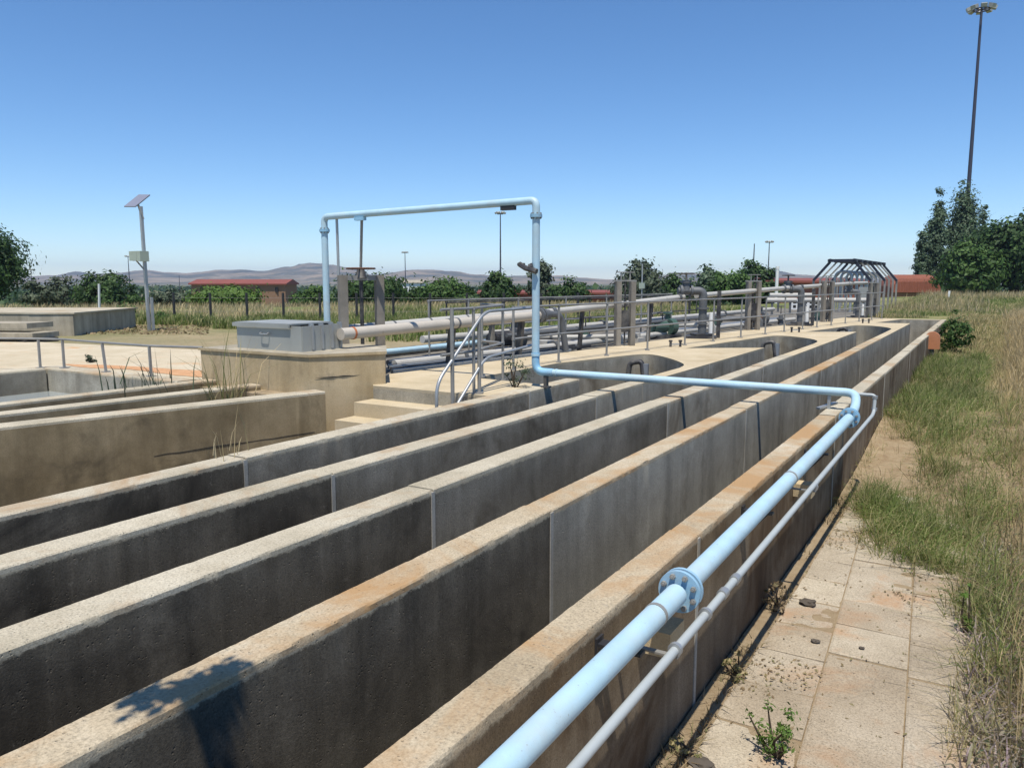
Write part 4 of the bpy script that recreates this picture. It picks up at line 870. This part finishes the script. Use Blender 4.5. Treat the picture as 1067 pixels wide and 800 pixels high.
tree('leafy_tree', 'dark tree just right of the gum tree', 686, 728, 285, 314, 85, 'lf_dark', nclump=70, per=26, seed=17)
tree('leafy_tree', 'pointed dark tree behind the nearest gate valve', 718, 758, 273, 313, 88, 'lf_pop', 'cone', nclump=80, per=28, seed=18)
tree('leafy_tree', 'bright green tree left of the twin masts', 742, 788, 281, 313, 82, 'lf_mid', nclump=80, per=28, seed=19)
tree('leafy_tree', 'taller dark tree in front of the twin masts', 768, 808, 272, 312, 86, 'lf_dark', nclump=80, per=28, seed=20)
tree('bush', 'low dark bush beneath the twin masts', 782, 822, 292, 312, 84, 'lf_dark', nclump=44, per=22, seed=21, cat='bush')
PG = 'poplars behind the red corrugated shed'
tree('poplar', 'tallest middle poplar in front of the very tall mast', 981, 1017, 184, 312, 100, 'lf_pop', 'col', nclump=260, per=34, seed=22, group=PG, leaf=.13)
tree('poplar', 'slim poplar left of the tallest one', 962, 985, 193, 312, 98, 'lf_pop', 'col', nclump=160, per=32, seed=23, group=PG, leaf=.13)
tree('poplar', 'short poplar at the left end of the row', 951, 967, 232, 312, 97, 'lf_pop', 'col', nclump=80, per=28, seed=24, group=PG, leaf=.13)
tree('poplar', 'right hand poplar tip above the broad dark tree', 1012, 1028, 206, 312, 101, 'lf_pop', 'col', nclump=80, per=28, seed=25, group=PG, leaf=.13)
tree('leafy_tree', 'broad dark tree with a thick trunk at the right edge', 1014, 1100, 226, 312, 84, 'lf_dark', nclump=230, per=40, seed=26, trunk=.16, leaf=.17)
tree('leafy_tree', 'low dark tree between the red shed and the broad tree', 984, 1040, 254, 312, 82, 'lf_mid', 'round', nclump=150, per=36, seed=27, trunk=.05, leaf=.17)
for k, (a, b_) in enumerate(((690,730),(830,880),(-30,30),(280,330))): pass
# distant wooded band
rng = np.random.default_rng(77); P = []
for _ in range(2600):
    d = rng.uniform(170, 900); px = rng.uniform(-60, 1120); x, y = ahead(px, d); s_ = rng.uniform(1.5, 4.5); k = 9
    P.append(np.array([x,y,tz(x,y)+s_*.45]) + rng.normal(size=(k,3))*[s_*.5,s_*.5,s_*.3])
P = np.concatenate(P); Nn = rng.normal(size=P.shape)+[0,0,.6]; Nn /= np.linalg.norm(Nn,axis=1)[:,None]
V = quads(P, Nn, rng.uniform(.6,1.7,len(P)), .7, rng); tag(np_mesh('far_woodland', V, 4, M['lf_dark']), 'scattered far woodland below the hills', 'woodland', kind='stuff')

# near shrubs and weeds
def shrub(label, x, y, z, r, h, mat, n=900, leaf=.03, seed=1, name='shrub', cat='shrub', stems=7):
    rng = np.random.default_rng(seed); rt = thing(name, label, cat, (x,y,z))
    P, Nn, cents = crown_pts(rng, (x,y,z+h*.55), (r,r,h*.5), max(8,n//25), 25, r*.28, 'round'); P[:,2] = np.maximum(P[:,2], z+.01)
    np_mesh('leaves', quads(P, Nn, leaf*rng.uniform(.6,1.4,len(P)), .5, rng), 4, M[mat], rt)
    mb = MB()
    for k in range(stems): q = cents[k % len(cents)]; mb.tube([(x,y,z-.03), ((x+q[0])/2+rng.normal()*.02,(y+q[1])/2,(z+q[2])/2), tuple(q)], [.008+.01*r,.006+.008*r,.003], 5)
    mb.build('stems', M['bark'], rt); return rt
shrub('dark green shrub at the far end of the outer wall', -.72, 24.6, .27, .40, 1.08, 'lf_mid', 1500, .05, 31)
shrub('leafy weed growing on the wall top near the blue riser', -4.98, 8.30, .95, .19, .38, 'lf_grey', 420, .018, 32, 'weed', 'weed')
shrub('small shrub at the foot of the pale tank', *ahead(126,26.5), .88, .42, .55, 'lf_mid', 700, .05, 33)
shrub('small shrub right of the solar pole foot', *ahead(165,26), .88, .32, .42, 'lf_mid', 500, .05, 34)
shrub('feathery green weed on the paving in the foreground', -.72, 3.62, .03, .13, .24, 'lf_lime', 420, .012, 35, 'weed', 'weed')
shrub('pale weed at the wall foot below the flange', -1.09, 3.4, 0, .07, .16, 'gr_pale', 160, .012, 36, 'weed', 'weed')
shrub('spiky pale weed at the wall foot further along', -1.09, 4.25, 0, .07, .22, 'gr_pale', 200, .014, 37, 'weed', 'weed')
shrub('dry weed at the wall foot beside the dark stone', -1.1, 5.3, 0, .09, .32, 'gr_brown', 260, .014, 38, 'weed', 'weed')
shrub('slender green weed at the right edge of the paving', .02, 5.6, 0.02, .06, .34, 'lf_lime', 160, .014, 39, 'weed', 'weed')
shrub('small grey weed on the soil near the tank surround', -12.9, 7.6, .92, .12, .15, 'lf_grey', 120, .02, 40, 'weed', 'weed')

def blades(name, label, pts, h, wd, mat, lean=.35, seed=1, seg=2, kind='stuff', cat='grass', parent=None):
    rng = np.random.default_rng(seed); n = len(pts); az = rng.uniform(0, 2*np.pi, n); L = h*(.3+1.2*rng.random(n)**1.5)
    ln = rng.uniform(.1,1,n)*lean; dx = np.stack([np.cos(az),np.sin(az),np.zeros(n)],1); sd = np.stack([-np.sin(az+.6),np.cos(az+.6),np.zeros(n)],1)*((wd*np.maximum(1, np.hypot(pts[:,0],pts[:,1])/9.0)*rng.uniform(.6,1.4,n))[:,None] if wd < .01 else wd*rng.uniform(.6,1.4,n)[:,None])
    up = np.array([0,0,1.]); p0 = pts; p1 = pts + up*(L*.55)[:,None] + dx*(L*ln*.35)[:,None]; p2 = pts + up*(L*(1-.35*ln))[:,None] + dx*(L*ln)[:,None]
    Vt = np.stack([p0-sd, p0+sd, p1+sd*.75, p1-sd*.75, p1-sd*.75, p1+sd*.75, p2+sd*.1, p2-sd*.1], 1).reshape(-1,3)
    # weld shared verts per blade so that each blade is one island
    V8 = Vt.reshape(n,8,3); Vv = np.concatenate([V8[:,:4], V8[:,6:]], 1).reshape(-1,3)
    me = bpy.data.meshes.new(name); off = np.array(parent['base']) if parent is not None else np.array([pts[:,0].mean(), pts[:,1].mean(), pts[:,2].min()])
    me.vertices.add(len(Vv)); me.vertices.foreach_set('co', (Vv-off).astype(np.float32).ravel())
    base = np.arange(n)[:,None]*6; li = np.concatenate([base+[0,1,2,3], base+[3,2,4,5]], 1).astype(np.int32).ravel()
    me.loops.add(len(li)); me.loops.foreach_set('vertex_index', li); me.polygons.add(2*n); me.polygons.foreach_set('loop_start', np.arange(0,len(li),4,dtype=np.int32))
    me.update(calc_edges=True); me.materials.append(M[mat]); o = bpy.data.objects.new(name, me); C.objects.link(o)
    if parent is not None: o.parent = parent
    else: o.location = off; o['base'] = tuple(float(q) for q in off); tag(o, label, cat, kind=kind)
    return o
def scatter(n, fx, dens, seed):
    rng = np.random.default_rng(seed); out = []
    while len(out) < n:
        x, y = fx(rng)
        if rng.random() < dens(x, y): out.append((x, y, tz(x, y)))
    return np.array(out)
# right bank
def region_right(y0, y1, x1=3.5):
    def f(r):
        y = y0 + (y1-y0)*r.random()**1.25; x = -1.15 + (x1+1.15)*r.random()**1.3; return x, y
    return f
def g_green(x, y):
    v = 0
    for cx, cy, rx, ry, a in ((-.35,7.6,.42,.95,1),(-.78,8.4,.22,.5,.9),(.0,8.6,.35,1.0,.55),(-.2,10.0,.35,.7,.3),(.15,6.3,.2,.7,.5),(-.40,11.8,.45,1.4,.5),(-.55,14.6,.62,1.6,1),(-.95,13.6,.25,1.4,.9),(-.75,19.5,.55,2.6,.9),(-.1,20,.18,3.5,.9),(.2,5.0,.12,.6,.25),(.35,12,.5,3,.25)):
        q = ((x-cx)/rx)**2 + ((y-cy)/ry)**2 + 1.1*nz(x,y,cx,3.2) + .5*nz(x,y,cx,9); v = max(v, a*max(0, min(1.2, 1.35-q)))
    if ((x+.86)/.27)**2 + ((y-10.2)/1.15)**2 < 1 + .5*nz(x,y,3,3): return 0
    return min(1, v*max(0, .62+1.5*nz(x,y,0,2.3)+.7*nz(x,y,5,7)))
blades('green_grass', 'lush green grass clumps beside the outer wall', scatter(32000, region_right(4.5,27,1.0), g_green, 1), .30, .0031, 'gr_green', 1.5, 2)
blades('pale_grass', 'pale mixed grass between the green clumps', np.concatenate([scatter(80000, region_right(4.0,36,3.5), lambda x,y: max(.12, min(1, .6 + .8*nz(x,y,4,1.2)))*(1 if (x > -.06+.12*nz(x,y,6,2.5) or y > 8.8) else 0)*(.10 if (-1.1 < x < -.62+.06*nz(y,0,0,2) and y < 11.2) else 1), 2), scatter(14000, region_right(4.5,24,1.0), lambda x,y: g_green(x,y)**.5*.9, 22)]), .20, .0026, 'gr_pale', 1.4, 3)
blades('dry_grass', 'tall dry straw grass along the right edge', scatter(56000, region_right(4.0,36,3.5), lambda x,y: sm(.08+.012*max(0,y-9),.65+.012*y,x)*(.35+.9*max(0,nz(x,y,9,.9)+.2)), 3), .40, .0030, 'gr_dry', 1.0, 4)
def leafy(name, label, pts, h, leaf, k, mat, seed):
    rng = np.random.default_rng(seed); P = np.repeat(pts, k, 0); n = len(P)
    P = P + np.stack([rng.normal(size=n)*h*.35, rng.normal(size=n)*h*.35, rng.uniform(.05,1,n)*h], 1)
    Nn = rng.normal(size=(n,3))+[0,0,.8]; Nn /= np.linalg.norm(Nn,axis=1)[:,None]
    tag(np_mesh(name, quads(P, Nn, leaf*rng.uniform(.5,1.5,n), .45, rng), 4, M[mat]), label, 'weeds', kind='stuff')
leafy('leafy_weeds', 'small leafed green weeds in the grass clumps', scatter(3200, region_right(4.5,24,1.0), g_green, 31), .20, .012, 9, 'gr_green', 31)
leafy('grey_leafed_weeds', 'grey green leafy weeds along the right edge', scatter(2600, region_right(3.5,14,1.6), lambda x,y: sm(-.02,.25,x)*(.3+.9*max(0,nz(x,y,3,1.4))), 32), .16, .011, 9, 'lf_grey', 32)
leafy('straw_litter', 'pale straw flecks between the weeds', scatter(3000, region_right(3.5,16,1.8), lambda x,y: sm(-.1,.2,x)*.8 if y < 10 else .5, 33), .07, .008, 5, 'gr_dry', 33)
blades('seeding_weeds', 'brown seeding weeds at the right edge of the path', scatter(3200, region_right(3.6,9,1.4), lambda x,y: sm(.10,.35,x)*(.2+.9*max(0,nz(x,y,1,2))), 5), .32, .0034, 'gr_brown', .6, 5)
blades('mauve_weeds', 'low mauve flowering weeds at the near right corner', scatter(8000, region_right(3.4,7.5,1.0), lambda x,y: sm(-.04,.16,x)*(.4+.9*max(0,nz(x,y,6,2.5))), 6), .15, .0075, 'gr_mauve', 1.2, 6)
blades('wall_foot_weeds', 'dry litter and weeds in the gap between wall and paving', scatter(2200, lambda r: (-1.18+.11*r.random(), 3+7*r.random()), lambda x,y: max(0,.15+1.2*nz(x,y,2,1.6)), 7), .09, .0045, 'gr_brown', 1.2, 7)
# beyond the channels and behind the deck
def reg_back(r):
    d = 20 + 34*r.random()**1.2; return ahead(-40+640*r.random(), d)
def ok_back(x, y): return not (x > -9.7 and y < 44) and not (-31 < x < -19.5 and y < 15.5)
blades('dry_meadow', 'dry pale meadow behind the wire fence', scatter(20000, lambda r: ahead(-40+760*r.random(), 27+30*r.random()), lambda x,y: .9 if ok_back(x,y) and (y+.58*(-x-27.5)*-1 > 0 or True) and nz(x,y,0,.25) > -.2 else 0, 11), .32, .013, 'gr_dry', .6, 11)
blades('green_verge', 'green weedy verge in front of the wire fence', scatter(16000, lambda r: ahead(-20+480*r.random(), 23+5.5*r.random()), lambda x,y: .9 if ok_back(x,y) and x < -9.8 and nz(x,y,1,.5) > -.25 else 0, 12), .30, .014, 'gr_green', .8, 12)
blades('green_field', 'green grass field behind the service strip', scatter(20000, lambda r: ahead(380+460*r.random(), 18+22*r.random()), lambda x,y: .9 if x < -9.75 else 0, 13), .30, .014, 'gr_green', .8, 13)
blades('far_field', 'green and straw field behind the far end of the channels', scatter(22000, lambda r: ahead(900+190*r.random(), 32+58*r.random()**1.3), lambda x,y: .9 if y > 30 and x > -4 and not (x < -1.1 and y < 31.6) else 0, 14), .17, .012, 'gr_green', .8, 14)
blades('far_pale_grass', 'pale grass mixed into the far field', scatter(16000, lambda r: ahead(900+190*r.random(), 30+58*r.random()**1.3), lambda x,y: .9 if y > 31.5 and x > -4 and nz(x,y,8,.15) > -.2 else 0, 44), .18, .012, 'gr_pale', .8, 44)
blades('far_dry_grass', 'tall dry grass in front of the red corrugated shed', scatter(5000, lambda r: ahead(925+150*r.random(), 33+45*r.random()), lambda x,y: .9 if y > 32 and x > -4.2 and nz(x,y,5,.22) > .12 else 0, 15), .42, .013, 'gr_dry', .5, 15)
# tufts that are plants of their own
def tuft(label, x, y, z, n, h, r, mat, wd=.004, seed=1, name='grass_tuft', lean=.5):
    rng = np.random.default_rng(seed); p = np.array([x,y,z]) + rng.normal(size=(n,3))*[r,r,0]
    o = blades(name, label, p, h, wd, mat, lean, seed, kind=None, cat='grass tuft'); return o
tuft('dry stalks sprouting from the top of the leftmost channel wall', -4.86, 3.85, .96, 14, .30, .10, 'gr_dry', .003, 51)
tuft('tall arching grass in front of the tan concrete block', -7.75, 6.2, .6, 90, 1.0, .12, 'gr_pale', .005, 52, lean=.8)
tuft('dark rushes growing on the low wall by the water tank', -9.1, 6.0, .9, 46, .42, .32, 'lf_grey', .006, 53, lean=.9)
# stones and litter on the path
for k, (x, y, s_, lab) in enumerate(((-.93,5.55,.045,'larger dark stone lying on the paving by the wall'),(-.78,4.95,.02,'dark scrap on the paving between two slabs'),(-1.0,3.35,.045,'dark lump at the wall foot near the weed'),(-.52,5.0,.013,'tiny dark twig scrap in the middle of the paving'))):
    bm = bmesh.new(); bmesh.ops.create_icosphere(bm, subdivisions=3, radius=1)
    mb = MB(); mb.add([(x+v.co.x*s_*1.3*(1+.5*nz(*v.co,1.5+k)), y+v.co.y*s_*(1+.5*nz(*v.co,1.7)), .05+v.co.z*s_*.5*(1+.6*nz(*v.co,2))) for v in bm.verts], [[v.index for v in f.verts] for f in bm.faces]); bm.free()
    tag(mb.build('stone', M['litter'], smooth=60), lab, 'stone')
rng = np.random.default_rng(9); P = scatter(5200, lambda r: (-1.17+1.35*r.random(), 3+7.5*r.random()), lambda x,y: .9 if x < -1.06 or x > -.18 or nz(x,y,3,1.7) > .28 else .05, 21); P[:,2] += .045*((P[:,0]>-1.07)&(P[:,0]<-.2))
Nn = rng.normal(size=P.shape)*.4+[0,0,1]; Nn /= np.linalg.norm(Nn,axis=1)[:,None]
tag(np_mesh('leaf_litter', quads(P, Nn, rng.uniform(.006,.018,len(P)), .5, rng), 4, M['gr_brown']), 'dry leaf litter scattered over the paving edges', 'leaf litter', kind='stuff')

rng = np.random.default_rng(12); P = np.array([(*ahead(rng.uniform(70,215), rng.uniform(20.5,25)), .93) for _ in range(1500)]); P = P[P[:,1] > 9.9]; P[:,2] = [tz(x,y)+.02 for x,y,_ in P]
Nn = rng.normal(size=P.shape)*.5+[0,0,1]; Nn /= np.linalg.norm(Nn,axis=1)[:,None]
tag(np_mesh('rubble', quads(P, Nn, rng.uniform(.02,.07,len(P)), .7, rng), 4, M['gr_brown']), 'brown clods and dry litter on the bare ground before the pale tank', 'rubble', kind='stuff')
# tree behind the photographer whose low bough shades the fourth wall
ot = thing('overhanging_tree', 'tree whose leafy bough casts the small ragged shadow on the fourth wall', 'tree', (1.6,-2.6,0))
tip = Vector((-2.15,1.52,.97)) + SUN*(2.35/SUN.z)
mb = MB(); mb.tube([(1.6,-2.6,-.2),(1.5,-2.4,2.0),(1.1,-1.9,3.2)], [.11,.09,.06], 10).tube([(1.1,-1.9,3.2),(-.2,-.6,3.75),(-1.2,.3,3.6),tip], [.06,.035,.025,.012], 8); mb.build('trunk', M['bark'], ot, smooth=50)
rng = np.random.default_rng(5); cl = [tip+Vector(q) for q in ((.03,-.02,0),(-.03,-.13,-.03),(.05,.08,.04),(.09,-.05,.1))]
P = np.concatenate([np.array(c_)+rng.normal(size=(55,3))*[.036,.036,.05] for c_ in cl]); Nn = rng.normal(size=P.shape)+[0,0,1]; Nn /= np.linalg.norm(Nn,axis=1)[:,None]
np_mesh('leaves', quads(P, Nn, rng.uniform(.025,.05,len(P)), .6, rng), 4, M['lf_dark'], ot)
